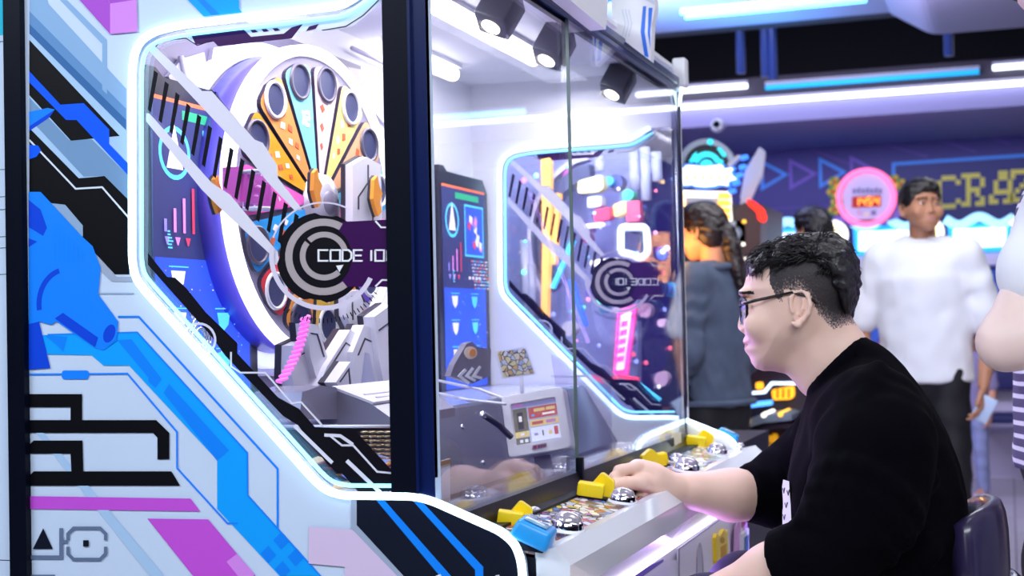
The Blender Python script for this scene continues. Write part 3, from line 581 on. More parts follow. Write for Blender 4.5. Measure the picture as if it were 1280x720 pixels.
ch = rounded([(-.95, -.97), (.97, -.97), (.93, .97), (-.97, .97)], .16, 5); mb.prism([F2(a, b, .004) for a, b in ch], nm, 0, .003, 0, holes=[[F2(a*1.02, b*1.02, .004) for a, b in inn]])
mon = mb.build('touch_monitor', [M('monitor_white', '#fbfafc', .35)], cab)
mb = MB(); L = [0]
def S(a0, b0, a1, b1, m): L[0] += 1; mb.poly([F2(a, b, -.004+.00015*L[0]) for a, b in ((a0, b0), (a1, b0), (a1, b1), (a0, b1))], nm, m)
S(-.73, -.63, .73, .71, 0); S(-.73, .58, .73, .71, 1); S(-.70, .60, -.38, .70, 2); S(-.72, -.2, -.28, .55, 3); S(-.60, -.12, -.42, .42, 4); S(-.56, .12, -.46, .3, 9); S(-.72, -.38, -.28, -.2, 5); S(-.56, -.33, -.44, -.25, 8); S(-.72, -.62, -.28, -.40, 3); S(-.6, -.56, -.5, -.46, 8); S(-.44, -.56, -.34, -.46, 8)
S(-.22, .16, .70, .52, 6); S(-.05, .36, .3, .46, 5); S(.34, .36, .62, .46, 5); S(.2, .22, .6, .29, 9); S(-.14, .22, -.04, .29, 7)
S(-.22, -.1, .70, .1, 5); S(-.15, -.05, .2, .05, 6); S(.3, -.05, .6, .05, 2); S(-.22, -.58, .70, -.14, 8); S(-.12, -.40, 0, -.32, 1); S(.14, -.44, .18, -.26, 4); S(.34, -.42, .44, -.3, 5); S(.52, -.46, .64, -.2, 6)
mb.build('screen_picture', [E('ms_'+k, k, .8) for k in ('#a8b0c8', '#8f8fb4', '#b77fb4', '#6d6a58', '#3f3c3c', '#d8c27a', '#b8584e', '#6aa0dc', '#d8dcea', '#ece8e0')], mon)
mb = MB(); mb.prism([F2(a, b, .0072) for a, b in rounded([(-.22, -.88), (.26, -.84), (.27, -.70), (-.20, -.72)], .05, 3)], nm, 0, .001, 0)
for i in range(5): mb.prism([F2(a, b, .0082) for a, b in ((-.02+.05*i, -.83), (.02+.05*i, -.82), (.03+.05*i, -.74), (-.01+.05*i, -.75))], nm, 0, .0006, 1 if i % 2 else 2)
mb.prism([F2(a, b, .0082) for a, b in ((-.17, -.80), (-.11, -.86), (-.05, -.79), (-.08, -.73), (-.11, -.76), (-.14, -.73))], nm, 0, .0006, 1)
mb.build('logo_plate', [m_sil, M('logo_red', '#b4204a', .4), M('logo_plum', '#5c2450', .4)], mon)
mb = MB(); mb.prism([F2(-.35, -.9, -.03), F2(.15, -.9, -.03), F2(.2, -1.9, -.05), F2(-.45, -1.9, -.05)], nm, -.012, 0, 0)
mb.build('monitor_stand', [M('stand_grey', '#9d98a8', .35), m_white], mon)
# printed card on a little pole and a chevron sign
mb = MB(); n = nrm(V(.5, -.85, .1)); cc = [atY(x, y, 2.78) for x, y in ((619, 438), (658, 434), (670, 468), (628, 474))]; mb.prism(cc, n, -.004, 0, 1)
ci = sum(cc)/4; mb.prism([ci+(p-ci)*.9 for p in cc], n, 0, .0006, 0); pp = atY(652, 471, 2.785); mb.tube([pp, pp-V(0, 0, .05)], .004, 8, 1); mb.lathe(pp-V(0, 0, .052), V(0, 0, 1), [(0, .008), (.012, .008), (.014, 0)], 12, 1)
mb.build('card_stand', [vor('card_art', ['#e6dca0', '#c8d4ea', '#f0eef0', '#d8b46a', '#a9c0dc', '#ece2c8'], 90, .05), m_white], cab)
mb = MB(); Xs = -1.0; mb.prism([atX(x, y, Xs) for x, y in ((563, 470), (568, 456), (583, 430), (590, 427), (598, 434), (614, 436), (613, 470), (590, 480))], V(1, 0, 0), -.012, 0, 0)
for k in range(3): mb.prism([atX(x, y, Xs) for x, y in ribbon([(582+k*9, 462-k*2), (574+k*9, 470), (586+k*8, 479-k*3)], 3.2)], V(1, 0, 0), 0, .001, 1)
mb.prism([atX(588+8*math.cos(t), 441+8*math.sin(t), Xs) for t in np.linspace(0, 2*PI, 16)[:-1]], V(1, 0, 0), 0, .001, 2); mb.prism([atX(590+4*math.cos(t), 441+5*math.sin(t), Xs) for t in np.linspace(0, 2*PI, 16)[:-1]], V(1, 0, 0), .001, .002, 3)
mb.build('chevron_sign', [M('chevron_grey', '#6d6a7a', .4), m_white, M('chevron_cream', '#e4d2bc', .5), m_or], cab)
# clear tray walls
mb = MB()
for pth in ([atX(540, 474, -1.12), atX(600, 487, -.98), atX(632, 499, -.90)], [atX(540, 490, -1.1), atX(585, 500, -.97), atX(632, 505, -.88)], [atX(690, 470, -1.0), atX(735, 470, -.9)]): MB().tube(pth, .003, 6, 0).build('tray_edge', [m_white], cab)
mb = MB(); mb.prism([V(x, 2.95, z) for x, z in ((-.80, .865), (-.90, .865), (-.93, 1.09), (-.80, 1.03))], V(0, 1, 0), -.002, .002, 0); mb.build('tray_wall', [glass('tray_plastic', '#f2f0fa', 1.3, .05)], cab)
mb = MB(); b0 = atX(604, 518, -.90); mb.tube([b0, b0+V(.02, .03, -.022), b0+V(.035, .05, -.045)], .006, 8, 0); mb.lathe(b0, V(.6, -.4, .6), [(0, .004), (.006, .003), (.008, 0)], 10, 1); mb.build('lever_bracket', [M('bracket_black', '#14141c', .35), MATS['screw_steel']], cab)
# ------------------------------------------------------------------ control deck
m_art = vor('deck_print', ['#f2f0ee', '#e9d24a', '#c9ccd6', '#d76fc0', '#f4f4f8', '#5f93d6', '#e6b93a', '#8f8ca0', '#f6efe0', '#5b4a8a', '#efeaf2', '#c96a5a', '#ffffff', '#dfe3ee'], 72, .06, .18, stretch=(1, .7, 1))
mb = MB(); ya, yb = YS+.022, YE-.002
def strip(p0, p1, m, y0=ya, y1=yb): mb.add([V(p0[0], y0, p0[1]), V(p1[0], y0, p1[1]), V(p1[0], y1, p1[1]), V(p0[0], y1, p0[1])], [(0, 1, 2, 3)], m)
prof = [(-.735, .863), (-.602, .843), (-.602, .80), (-.735, .80)]
mb.prism([V(x, ya, z) for x, z in prof], V(0, 1, 0), 0, yb-ya, 0); n = nrm(V(.02, 0, .133))
mb.poly([V(-.72, ya+.01, .8627), V(-.606, ya+.01, .8455), V(-.606, yb-.005, .8455), V(-.72, yb-.005, .8627)], n, 1)
for y in np.arange(ya+.12, yb-.1, .20):
    for d in (0, .012): mb.poly([V(-.71, y+d, .8622), V(-.62, y+.05+d, .8484), V(-.62, y+.054+d, .8484), V(-.71, y+.004+d, .8622)], n, 2)
mb.build('control_deck', [m_blk, m_art, m_blk], cab)
mb = MB(); mb.prism([V(x, ya, z) for x, z in ((-.603, .84), (-.603, .852), (-.578, .857), (-.555, .835), (-.556, .797), (-.60, .785))], V(0, 1, 0), 0, yb-ya+.03, 0); mb.build('front_lip', [M('lip_white', '#dfe4ee', .25, coat=.4)], cab)
mb = MB(); mb.prism([V(x, ya, z) for x, z in ((-.5565, .797), (-.604, .745), (-.612, .74), (-.612, .80))], V(0, 1, 0), 0, yb-ya+.02, 0); mb.build('front_fascia', [M('fascia_grey', '#9c9cae', .22, metal=.25)], cab)
mb = MB(); mb.box(-.612, -.603, ya, yb, .731, .744, 0); mb.build('light_strip', [E('strip_violet_white', '#efe4ff', 3.2)], cab)
# front doors and ticket parts (plane just proud of the body)
Xf = -.619
def fr(pts, m, t0, t1): mb.prism([atX(a, b, Xf) for a, b in pts], V(1, 0, 0), t0, t1, m)
mb = MB(); fr([(688, 722), (846, 700), (846, 730), (688, 760)], 0, 0, .001); fr([(780, 722), (828, 699), (828, 702), (800, 722)], 1, .001, .002); mb.build('coin_door', [m_white, M('slot_violet', '#5a3fa8', .4)], cab)
mb = MB(); fr([(846, 686), (910, 640), (910, 700), (846, 745)], 0, 0, .004); fr(ribbon([(846, 726), (846, 686), (910, 640)], 1.1), 1, .004, .005); mb.build('service_door', [m_white, M('door_seam', '#8a88a0', .5)], cab)
mb = MB(); cpt = atX(872, 715, Xf); mb.tube([cpt+V(.004, .03*math.cos(t), .06*math.sin(t)) for t in np.linspace(0, 2*PI, 30)[:-1]], .0025, 6, 0, True); mb.prism([cpt+V(.004, .027*math.cos(t), .057*math.sin(t)) for t in np.linspace(0, 2*PI, 30)[:-1]], V(1, 0, 0), 0, .001, 1); mb.build('door_porthole', [m_sil, M('porthole_grey', '#b8bccc', .2)], cab)
m_yel = M('yellow_plastic', '#fbdc00', .38, coat=.2)
mb = MB(); fr([(888, 672), (890, 667), (893, 670), (896, 666), (899, 661), (901, 665), (903, 662), (904, 694), (902, 706), (891, 712), (889, 700)], 0, .0, .012); fr([(894, 684), (901, 679), (901, 700), (894, 705)], 1, .012, .013); fr(arc2(896, 675, 3, 4, 0, 360, 14)[:-1], 1, .012, .0125); mb.build('ticket_slot', [m_yel, M('yellow_dark', '#c99a10', .5)], cab)  # raised marks in a darker yellow
mb = MB(); fr([(914, 706), (916, 660), (922, 640), (931, 640), (931, 690)], 0, .004, .006); fr([(921, 668), (930, 660), (930, 694), (921, 702)], 1, .006, .012); fr([(924, 672), (929, 668), (929, 688), (924, 692)], 2, .012, .013); fr([(923, 650), (929, 645), (929, 655), (923, 660)], 3, .006, .007)
mb.build('card_reader_panel', [M('reader_pink', '#d39ccf', .4), M('reader_white', '#dfe0ea', .4), E('reader_screen', '#22406a', .5), M('reader_magenta', '#b84a90', .4)], cab)
# levers, readers and buttons on the deck (built once, then copied)
def dk(x, y): p = atZ(x, y, .856); return p
DN = nrm(V(.02, 0, .133)); RT = np.array(Matrix.Rotation(math.atan2(.02, .133), 3, 'Y'))
def mk_lever():
    mb = MB(); mb.rbox((-.004, -.006, .0125), .020, .015, .0105, .0025, 0, 3); mb.rbox((0, .004, .0015), .022, .025, .0015, .001, 1, 1)
    o = mb.build('coin_chute', [m_yel, m_blk], cab, loc=(0, 0, 0), world=False)
    mb = MB(); pr = rounded([(-.016, .003), (.006, .036), (.011, .037), (.029, .027), (.030, .003)], .003, 3)
    mb.prism([V(x, .006, z) for x, z in pr], V(0, 1, 0), 0, .024, 0)
    w = mb.build('chute_wedge', [m_yel], o, world=False); w.location = (0, .004, 0)
    return o
def put(o, p, rz, s=1.):
    o.location = tuple(p-wloc(cab)); o.rotation_euler = (0, math.atan2(.02, .133), rz); o.scale = (s,)*3
lv = mk_lever(); LV = [((741, 622), .2, 1.12), ((820, 583), -2.7, 1.1), ((872, 559), .15, 1.15), ((640, 657), .3, .95)]
for i, (p, rz, s) in enumerate(LV):
    o = lv if i == 0 else copy_tree(lv, cab); put(o, dk(*p), rz, s)
def mk_button():
    mb = MB(); mb.lathe((0, 0, 0), (0, 0, 1), [(.0245, 0), (.0245, .002), (.0225, .004)], 28, 0); mb.lathe((0, 0, 0), (0, 0, 1), [(.0225, .004), (.0212, .0115), (.0195, .0135), (.0, .0135)], 28, 1)
    o = mb.build('push_button', [m_white, MATS['chrome']], cab, world=False)
    mb = MB(); mb.lathe((0, 0, .0135), (0, 0, 1), [(.0188, 0), (.0175, .005), (.014, .0085), (.008, .011), (0, .0118)], 24, 0); mb.build('button_dome', [M('dome_clear', '#b9b4c0', .05, coat=1., spec=.8, metal=.35, var=.5, vscale=110)], o, world=False)
    return o
bt = mk_button()
for i, (p, s) in enumerate((((708, 663), 1.12), ((778, 628), 1.0), ((858, 589), 1.15), ((896, 568), 1.05), ((846, 578), .8), ((668, 643), .5), ((925, 560), .5))):
    o = bt if i == 0 else copy_tree(bt, cab); put(o, dk(*p), 0, s)
m_cy = M('reader_blue', '#1e98e6', .35)
def mk_reader():
    R = np.array(Matrix.Rotation(.28, 3, 'Y')); mb = MB(); mb.rbox((0, 0, .019), .026, .032, .013, .006, 0, 4, R, .9); mb.rbox((0, 0, .006), .018, .024, .008, .002, 1, 1)
    o = mb.build('card_reader', [m_cy, m_blk], cab, world=False)
    mb = MB(); mb.rbox((.003, 0, .0335), .016, .023, .0012, .001, 0, 1, R); mb.build('reader_window', [M('reader_glass', '#7fa9c4', .08, coat=1.)], o, world=False)
    return o
rd = mk_reader()
for i, (p, rz, s) in enumerate((((666, 684), .15, 1.05), ((908, 556), .1, 1.05))):
    o = rd if i == 0 else copy_tree(rd, cab); put(o, dk(*p), rz, s)
# ================================================================== people: signed-distance fields -> one smooth mesh each
class Field:
    def __init__(s, lo, hi, res):
        s.lo = np.asarray(lo, float); s.res = res; s.n = np.ceil((np.asarray(hi, float)-s.lo)/res).astype(int)+1
        s.ax = [(s.lo[i]+res*np.arange(s.n[i])).astype(np.float32) for i in range(3)]
        s.d = np.full(s.n, 1.0, np.float32)
    def _win(s, lo, hi):
        a = np.maximum(0, np.floor((np.asarray(lo)-s.lo)/s.res).astype(int)); b = np.minimum(s.n, np.ceil((np.asarray(hi)-s.lo)/s.res).astype(int)+1)
        if np.any(b <= a): return None
        sl = tuple(slice(a[i], b[i]) for i in range(3)); X, Y, Z = np.meshgrid(*[s.ax[i][sl[i]] for i in range(3)], indexing='ij'); return sl, X, Y, Z
    def _mix(s, sl, d, k, sub=False):
        o = s.d[sl]
        if sub: d = -d; h = np.clip(.5-.5*(o-d)/k, 0, 1) if k > 0 else None; s.d[sl] = np.maximum(o, d) if k <= 0 else o*(1-h)+d*h+k*h*(1-h)
        elif k > 0: h = np.clip(.5+.5*(o-d)/k, 0, 1); s.d[sl] = o*(1-h)+d*h-k*h*(1-h)
        else: s.d[sl] = np.minimum(o, d)
    def cone(s, a, b, ra, rb, k=.01, sub=False, fold=None, flat=None):
        a, b = V(*a), V(*b); m = max(ra, rb)*(1.15)+k*2+.02; w = s._win(np.minimum(a, b)-m, np.maximum(a, b)+m)
        if w is None: return s
        sl, X, Y, Z = w; ab = b-a; L2 = ab@ab+1e-12
        t = np.clip(((X-a[0])*ab[0]+(Y-a[1])*ab[1]+(Z-a[2])*ab[2])/L2, 0, 1)
        dx, dy, dz = X-a[0]-t*ab[0], Y-a[1]-t*ab[1], Z-a[2]-t*ab[2]
        if flat is not None:
            ax, f = flat; q = dx*ax[0]+dy*ax[1]+dz*ax[2]; ex = q*(1/f-1); dx, dy, dz = dx+ex*ax[0], dy+ex*ax[1], dz+ex*ax[2]
        d = np.sqrt(dx*dx+dy*dy+dz*dz)-(ra+(rb-ra)*t)
        if fold: 
            amp, fr, ph = fold; ang = dx*1.3+dy*.9+dz*.7
            d = d+amp*np.sin(t*fr+ph+ang*28+1.2*np.sin(ang*45+ph))*np.clip(np.sin(PI*np.clip(t, .02, .98)), .2, 1)
        s._mix(sl, d, k, sub); return s
    def chain(s, pts, rs, k=.006, **kw):
        for i in range(len(pts)-1): s.cone(pts[i], pts[i+1], rs[i], rs[i+1], k, **kw)
        return s
    def ell(s, c, r, k=.01, R=None, sub=False):
        c, r = V(*c), V(*r); m = r.max()+2*k+.01; w = s._win(c-m, c+m)
        if w is None: return s
        sl, X, Y, Z = w; D = [X-c[0], Y-c[1], Z-c[2]]
        if R is not None: R = np.asarray(R); D = [D[0]*R[0, i]+D[1]*R[1, i]+D[2]*R[2, i] for i in range(3)]
        q = np.sqrt(sum((D[i]/r[i])**2 for i in range(3))); g = np.sqrt(sum((D[i]/r[i]**2)**2 for i in range(3)))+1e-9
        s._mix(sl, q*(q-1)/g, k, sub); return s
    def inflate(s, poly, y0, R, W, k=.0, cut=None, sub=False):
        """side outline (x,z) blown up to half width W(z) across y"""
        P = np.asarray(poly, float); m = .03; w = s._win((P[:, 0].min()-m, y0-.4, P[:, 1].min()-m), (P[:, 0].max()+m, y0+.4, P[:, 1].max()+m)); sl, X, Y, Z = w
        x2, z2 = X[:, 0, :], Z[:, 0, :]; d = np.full(x2.shape, 1e9); ins = np.zeros(x2.shape, bool)
        for i in range(len(P)):
            a, b = P[i-1], P[i]; ab = b-a; t = np.clip(((x2-a[0])*ab[0]+(z2-a[1])*ab[1])/(ab@ab+1e-12), 0, 1)
            d = np.minimum(d, np.hypot(x2-a[0]-t*ab[0], z2-a[1]-t*ab[1]))
            c = ((a[1] > z2) != (b[1] > z2)) & (x2 < (b[0]-a[0])*(z2-a[1])/(b[1]-a[1]+1e-12)+a[0]); ins ^= c
        g = np.where(ins, 1-np.clip(d, 0, R)/R, 1+d/R)
        Wz = W(x2, z2) if callable(W) else np.full(x2.shape, W)
        f = np.sqrt(((Y-y0)/Wz[:, None, :])**2+(g**2)[:, None, :])-1
        s._mix(sl, (f*R*.9).astype(np.float32), k, sub); return s
    def cut(s, p, n):
        """drop everything on the +n side of the plane"""
        X, Y, Z = np.meshgrid(*s.ax, indexing='ij'); n = nrm(n); s.d = np.maximum(s.d, ((X-p[0])*n[0]+(Y-p[1])*n[1]+(Z-p[2])*n[2]).astype(np.float32)); return s
    def noise(s, amp, fr, seed=0):
        X, Y, Z = np.meshgrid(*s.ax, indexing='ij'); r = np.random.default_rng(seed)
        for i in range(4):
            v = r.normal(size=3); v /= np.linalg.norm(v); f = fr*(1+.5*i); s.d += (amp/(1+.4*i)*np.sin(f*(X*v[0]+Y*v[1]+Z*v[2])+r.uniform(0, 6)+1.5*np.sin(f*.6*(X*v[1]+Y*v[2]-Z*v[0])))).astype(np.float32)
        return s
    def mesh(s, smooth=1):
        d = s.d.copy(); d[0] = d[-1] = 1; d[:, 0] = d[:, -1] = 1; d[:, :, 0] = d[:, :, -1] = 1; ins = d < 0
        nx, ny, nz = d.shape; corner = [(i, j, k) for i in (0, 1) for j in (0, 1) for k in (0, 1)]
        sh = lambda A, c: A[c[0]:nx-1+c[0], c[1]:ny-1+c[1], c[2]:nz-1+c[2]]
        cnt = sum(sh(ins, c).astype(np.int8) for c in corner); act = (cnt > 0) & (cnt < 8); I = np.argwhere(act)
        idx = -np.ones(act.shape, np.int64); idx[act] = np.arange(len(I))
        acc = np.zeros((len(I), 3)); n = np.zeros(len(I))
        vals = {c: d[I[:, 0]+c[0], I[:, 1]+c[1], I[:, 2]+c[2]].astype(float) for c in corner}
        for c in corner:
            for a in range(3):
                if c[a] == 0:
                    e = list(c); e[a] = 1; e = tuple(e); m = (vals[c] < 0) != (vals[e] < 0); t = np.where(m, vals[c]/(vals[c]-vals[e]+1e-20), 0)
                    p = np.array(c, float)[None]+0*acc; p[:, a] = t; acc[m] += p[m]; n[m] += 1
        P = s.lo+s.res*(I+acc/n[:, None]); F = []
        for a in range(3):
            b, c = (a+1) % 3, (a+2) % 3; lo = [slice(None)]*3; hi = [slice(None)]*3; lo[a] = slice(0, -1); hi[a] = slice(1, None)
            m = ins[tuple(lo)] != ins[tuple(hi)]; Q = np.argwhere(m); sg = ins[tuple(lo)][m]
            ok = np.ones(len(Q), bool)
            for e in (b, c): ok &= (Q[:, e] > 0) & (Q[:, e] < d.shape[e]-1)
            Q = Q[ok]; sg = sg[ok]; o = []
            for (u, v) in ((-1, -1), (0, -1), (0, 0), (-1, 0)): T = Q.copy(); T[:, b] += u; T[:, c] += v; o.append(idx[T[:, 0], T[:, 1], T[:, 2]])
            q = np.stack(o, 1); q[~sg] = q[~sg][:, ::-1]; F.append(q)
        F = np.concatenate(F); 
        for _ in range(smooth):
            S = np.zeros_like(P); C = np.zeros(len(P))
            for i in range(4): np.add.at(S, F[:, i], P[F[:, (i+1) % 4]]); np.add.at(C, F[:, i], 1); np.add.at(S, F[:, (i+1) % 4], P[F[:, i]]); np.add.at(C, F[:, (i+1) % 4], 1)
            P = P*.5+.5*S/C[:, None]
        return P, F
class Org:
    """collects field meshes into ONE object; matf(face centres) -> material index"""
    def __init__(s): s.P = []; s.F = []; s.M = []; s.o = 0
    def add(s, fld, smooth=1, matf=None, xf=None):
        P, F = fld.mesh(smooth); c = P[F].mean(1); s.M.append(matf(c) if matf else np.zeros(len(F), int))
        if xf is not None: P = xf(P)
        s.P.append(P); s.F.append(F+s.o); s.o += len(P); return s
    def raw(s, mb, m):
        P = np.array(mb.v); s.P.append(P)
        for f in mb.f: s.F.append(np.array([f])+s.o) if False else None
        s.extra = getattr(s, 'extra', []); s.extra += [([i+s.o for i in f], m) for f in mb.f]; s.o += len(P); return s
    def build(s, name, mats, parent):
        me = bpy.data.meshes.new(name); P = np.concatenate(s.P)-wloc(parent); F = np.concatenate(s.F).tolist() if s.F else []; Mi = np.concatenate(s.M).tolist() if s.M else []
        for f, m in getattr(s, 'extra', []): F.append(f); Mi.append(m)
        me.from_pydata(P.tolist(), [], F); [me.materials.append(m) for m in (mats if isinstance(mats, (list, tuple)) else [mats])]
        me.polygons.foreach_set('material_index', Mi); me.polygons.foreach_set('use_smooth', [True]*len(F)); me.update()
        o = bpy.data.objects.new(name, me); COL.objects.link(o); o.parent = parent; return o
def skin(name, c): return M(name, c, .46, sss=.12, var=.05, vscale=25, spec=.4)
m_hair = M('black_hair', '#0d0c10', .38, spec=.5, bump=.4, bscale=180); m_eye = M('eye_white', '#e6e2e2', .2); m_iris = M('iris_dark', '#15100e', .15); m_lip = M('lip', '#b98078', .42)
m_tee = M('white_cotton', '#e8ebf3', .8, bump=.15, bscale=25, sheen=.2); m_blkc = M('black_cloth', '#0b0c12', .8, sheen=.15, bump=.1, bscale=90)
# ---- canonical head, profile taken from the seated man (x forward = -X here; origin at the ear)
HC = atY(1000, 385, 2.40)
def hp(x, y): p = atY(x, y, 2.40); return (p[0]-HC[0], p[2]-HC[2])
prof_head = [hp(*q) for q in [(941, 322), (933, 340), (929.5, 352), (927.5, 363), (930.5, 375), (932, 386), (931, 398), (930, 410), (930.5, 418), (928.5, 424), (928, 428), (931.5, 431), (930, 436), (932, 442), (935.5, 447), (937.5, 454), (943, 461), (953, 464.5), (972, 463), (992, 452), (1020, 440), (1050, 408), (1065, 365), (1063, 325), (1042, 300), (1005, 294), (965, 301)]]
def head_width(x, z):
    zz = (z-hp(1000, 464)[1])/(hp(1000, 295)[1]-hp(1000, 464)[1])           # 0 chin .. 1 crown
    w = np.interp(zz, [0, .1, .25, .42, .55, .75, 1.], [.047, .054, .066, .073, .076, .079, .074])
    return w
def head_field(res, ears=True, neck=False):
    f = Field((-.16, -.115, -.215 if neck else -.20), (.175 if neck else .12, .115, .15), res)
    f.inflate(prof_head, 0, .072, head_width)
    H = lambda x, y, yy=0.: (hp(x, y)[0], yy, hp(x, y)[1])
    for s in (-1, 1):
        f.ell(H(929, 382, .031*s), (.014, .017, .011), .012, sub=True)             # eye hollow
        f.ell(H(947, 405, .046*s), (.022, .022, .024), .02)                        # cheek
        f.ell(H(930, 366, .028*s), (.010, .024, .006), .012)                       # brow
        f.ell(H(938, 381, .031*s), (.0125, .0125, .0125), .003)                    # eyeball
        f.cone(H(928.7, 377.5, .020*s), H(934, 378, .046*s), .0035, .003, .004)    # upper lid
        f.cone(H(930, 386, .022*s), H(934.5, 385, .042*s), .0025, .0025, .005)
        f.ell(H(931.5, 412, .0115*s), (.010, .0072, .0065), .006)                  # nostril wing
    if neck:
        f.chain([H(1022, 412), H(1040, 445), H(1066, 490)], [.053, .055, .060], .022); f.cone(H(1010, 474), H(985, 442), .022, .02, .03)
        for s in (-1, 1): f.cone(H(1034, 408, .036*s), H(1018, 482, .012*s), .013, .011, .025)
    f.cone(H(931, 376), H(927.5, 404), .0055, .0085, .010); f.ell(H(927.5, 409), (.0085, .0095, .0075), .006)
    for s in (-1, 1): f.ell(H(928.5, 416.5, .006*s), (.004, .003, .0035), .003, sub=True)
    f.ell(H(932.5, 426.8), (.0058, .020, .0045), .006); f.ell(H(934.0, 436), (.0058, .017, .0050), .006); f.cone(H(927, 431.4, -.02), H(927, 431.4, .02), .0016, .0016, .002, sub=True)
    if ears:
        for s in (-1, 1):
            c = H(1001, 386, .076*s); Rm = np.array(Matrix.Rotation(.28*s, 3, 'Z')@Matrix.Rotation(.12, 3, 'Y'))
            f.ell(c, (.015, .0055, .026), .004, Rm)
            f.ell(V(*c)+V(-.001, .006*s, .003), (.0085, .0055, .016), .003, Rm, sub=True)
            E2 = [(989, 385), (989, 373), (994, 366), (1003, 364), (1010, 370), (1012.5, 381), (1010, 392), (1004, 400), (998, 406), (992, 404)]
            pts = [V(*H(x, y, .079*s))+V(0, (x-990)*.00032*s, 0) for x, y in E2]
            f.chain(pts, [.0028, .003, .0032, .0034, .0036, .0036, .0034, .0036, .005, .0038], .003)
            f.chain([V(*H(x, y, .080*s))+V(0, (x-990)*.0002*s, 0) for x, y in ((1004, 375), (1003.5, 386), (999, 394))], [.002, .0026, .0024], .003)
            f.ell(H(990.5, 389, .078*s), (.0035, .0035, .005), .003)
    return f
def head_mat(c):
    H = lambda x, y, yy: V(hp(x, y)[0], yy, hp(x, y)[1]); m = np.zeros(len(c), int)
    for s in (-1, 1):
        d = np.linalg.norm(c-H(938, 381, .031*s), axis=1); e = (d < .0132) & (np.abs(c[:, 2]-H(938, 381.5, 0)[2]) < .0045) & (c[:, 0] < H(938, 381, 0)[0]-.004); m[e] = 1
        g = np.hypot(c[:, 1]-.031*s, c[:, 2]-H(938, 381.3, 0)[2]); m[e & (g < .0054)] = 2
        b = (np.abs(c[:, 1]-.031*s) < .021) & (np.abs(c[:, 2]-H(930, 366.5, 0)[2]-.0015+.10*(np.abs(c[:, 1])-.031)*(np.abs(c[:, 1]) > .031)) < .0024) & (c[:, 0] < hp(945, 366)[0]); m[b] = 3
    L = ((np.abs(c[:, 2]-H(930, 431, 0)[2]) < .0085) & (np.abs(c[:, 1]) < .021-1.2*np.abs(c[:, 2]-H(930, 431, 0)[2])) & (c[:, 0] < hp(941, 430)[0])); m[L] = 4
    return m
def hand(f, w, d, n, side, curl=.5, s=1., thumb=.5, spread=.12, k=.003):
    """palm + four unequal jointed fingers + thumb.  w wrist, d pointing direction, n back-of-hand normal, side = towards the thumb"""
    d, n = nrm(d), nrm(n); n = nrm(n-d*(n@d)); t = nrm(np.cross(d, n)); t = t if t@side > 0 else -t
    f.chain([w-d*.02*s, w+d*.03*s, w+d*.075*s], [.024*s, .027*s, .030*s], .01, flat=(n, .52))
    curls = curl if hasattr(curl, '__len__') else [curl]*4
    for i, (off, L, r) in enumerate(((.027, .95, .0085), (.009, 1.03, .0088), (-.009, .97, .0083), (-.026, .80, .0072))):
        p = w+d*(.078-.004*abs(i-1))*s+t*off*s; a = -.1; q = [p-d*.02*s, p]; rs = [r*1.05*s, r*1.1*s]; dd = nrm(d+t*spread*(1.2-i)*.6)
        for j, l in enumerate((.040, .026, .021)):
            a += curls[i]*(1.0 if j == 0 else 1.25); p = p+(dd*math.cos(a)-n*math.sin(a))*l*L*s; q.append(p); rs.append(r*s*(1-.09*(j+1)))
        f.chain(q, rs, k)
    p = w+d*.018*s+t*.022*s; d1 = nrm(d*.75+t*.65-n*.25); q = [p, p+d1*.036*s]; d2 = nrm(d*(.95-.2*thumb)+t*(.25-.3*thumb)-n*.3*thumb); q += [q[1]+d2*.030*s, q[1]+d2*.030*s+nrm(d2-n*.25*thumb)*.024*s]
    f.chain(q, [.014*s, .0115*s, .0100*s, .0078*s], k*1.5)
def xf(pos, yaw, s=1., pitch=0., tilt=0.):
    """canonical (-x forward) -> world"""
    R = Matrix.Rotation(yaw, 3, 'Z')@Matrix.Rotation(pitch, 3, 'Y')@Matrix.Rotation(tilt, 3, 'X'); R = np.array(R); p = V(*pos)
    return lambda P: (np.asarray(P)*s)@R.T+p
def hair_cap(res, style='short', seed=0):
    f = Field((-.17, -.12, -.34 if style == 'tail' else -.16), (.16, .12, .17), res)
    f.ell((hp(1000, 352)[0]-.004, 0, hp(1000, 352)[1]), (.104, .086, .092), .01)
    f.ell((hp(985, 318)[0], 0, hp(985, 318)[1]), (.082, .074, .042), .02)
    if style != 'short': f.ell((.045, 0, -.005), (.06, .080, .075), .03)
    # open the face, ears and nape
    f.ell((hp(925, 400)[0], 0, hp(925, 400)[1]), (.064, .10, .074), .012, sub=True)
    f.ell((hp(968, 425)[0], 0, hp(968, 425)[1]), (.055, .13, .062), .012, sub=True)
    if style == 'short': f.ell((hp(1035, 450)[0], 0, hp(1035, 450)[1]), (.06, .13, .045), .012, sub=True)
    if style == 'tail':
        f.chain([(.085, 0, .01), (.105, .0, -.005), (.118, .0, -.07), (.135, .0, -.17), (.15, 0, -.29)], [.018, .028, .036, .034, .012], .012)
    f.noise(.0022, 120, seed); return f
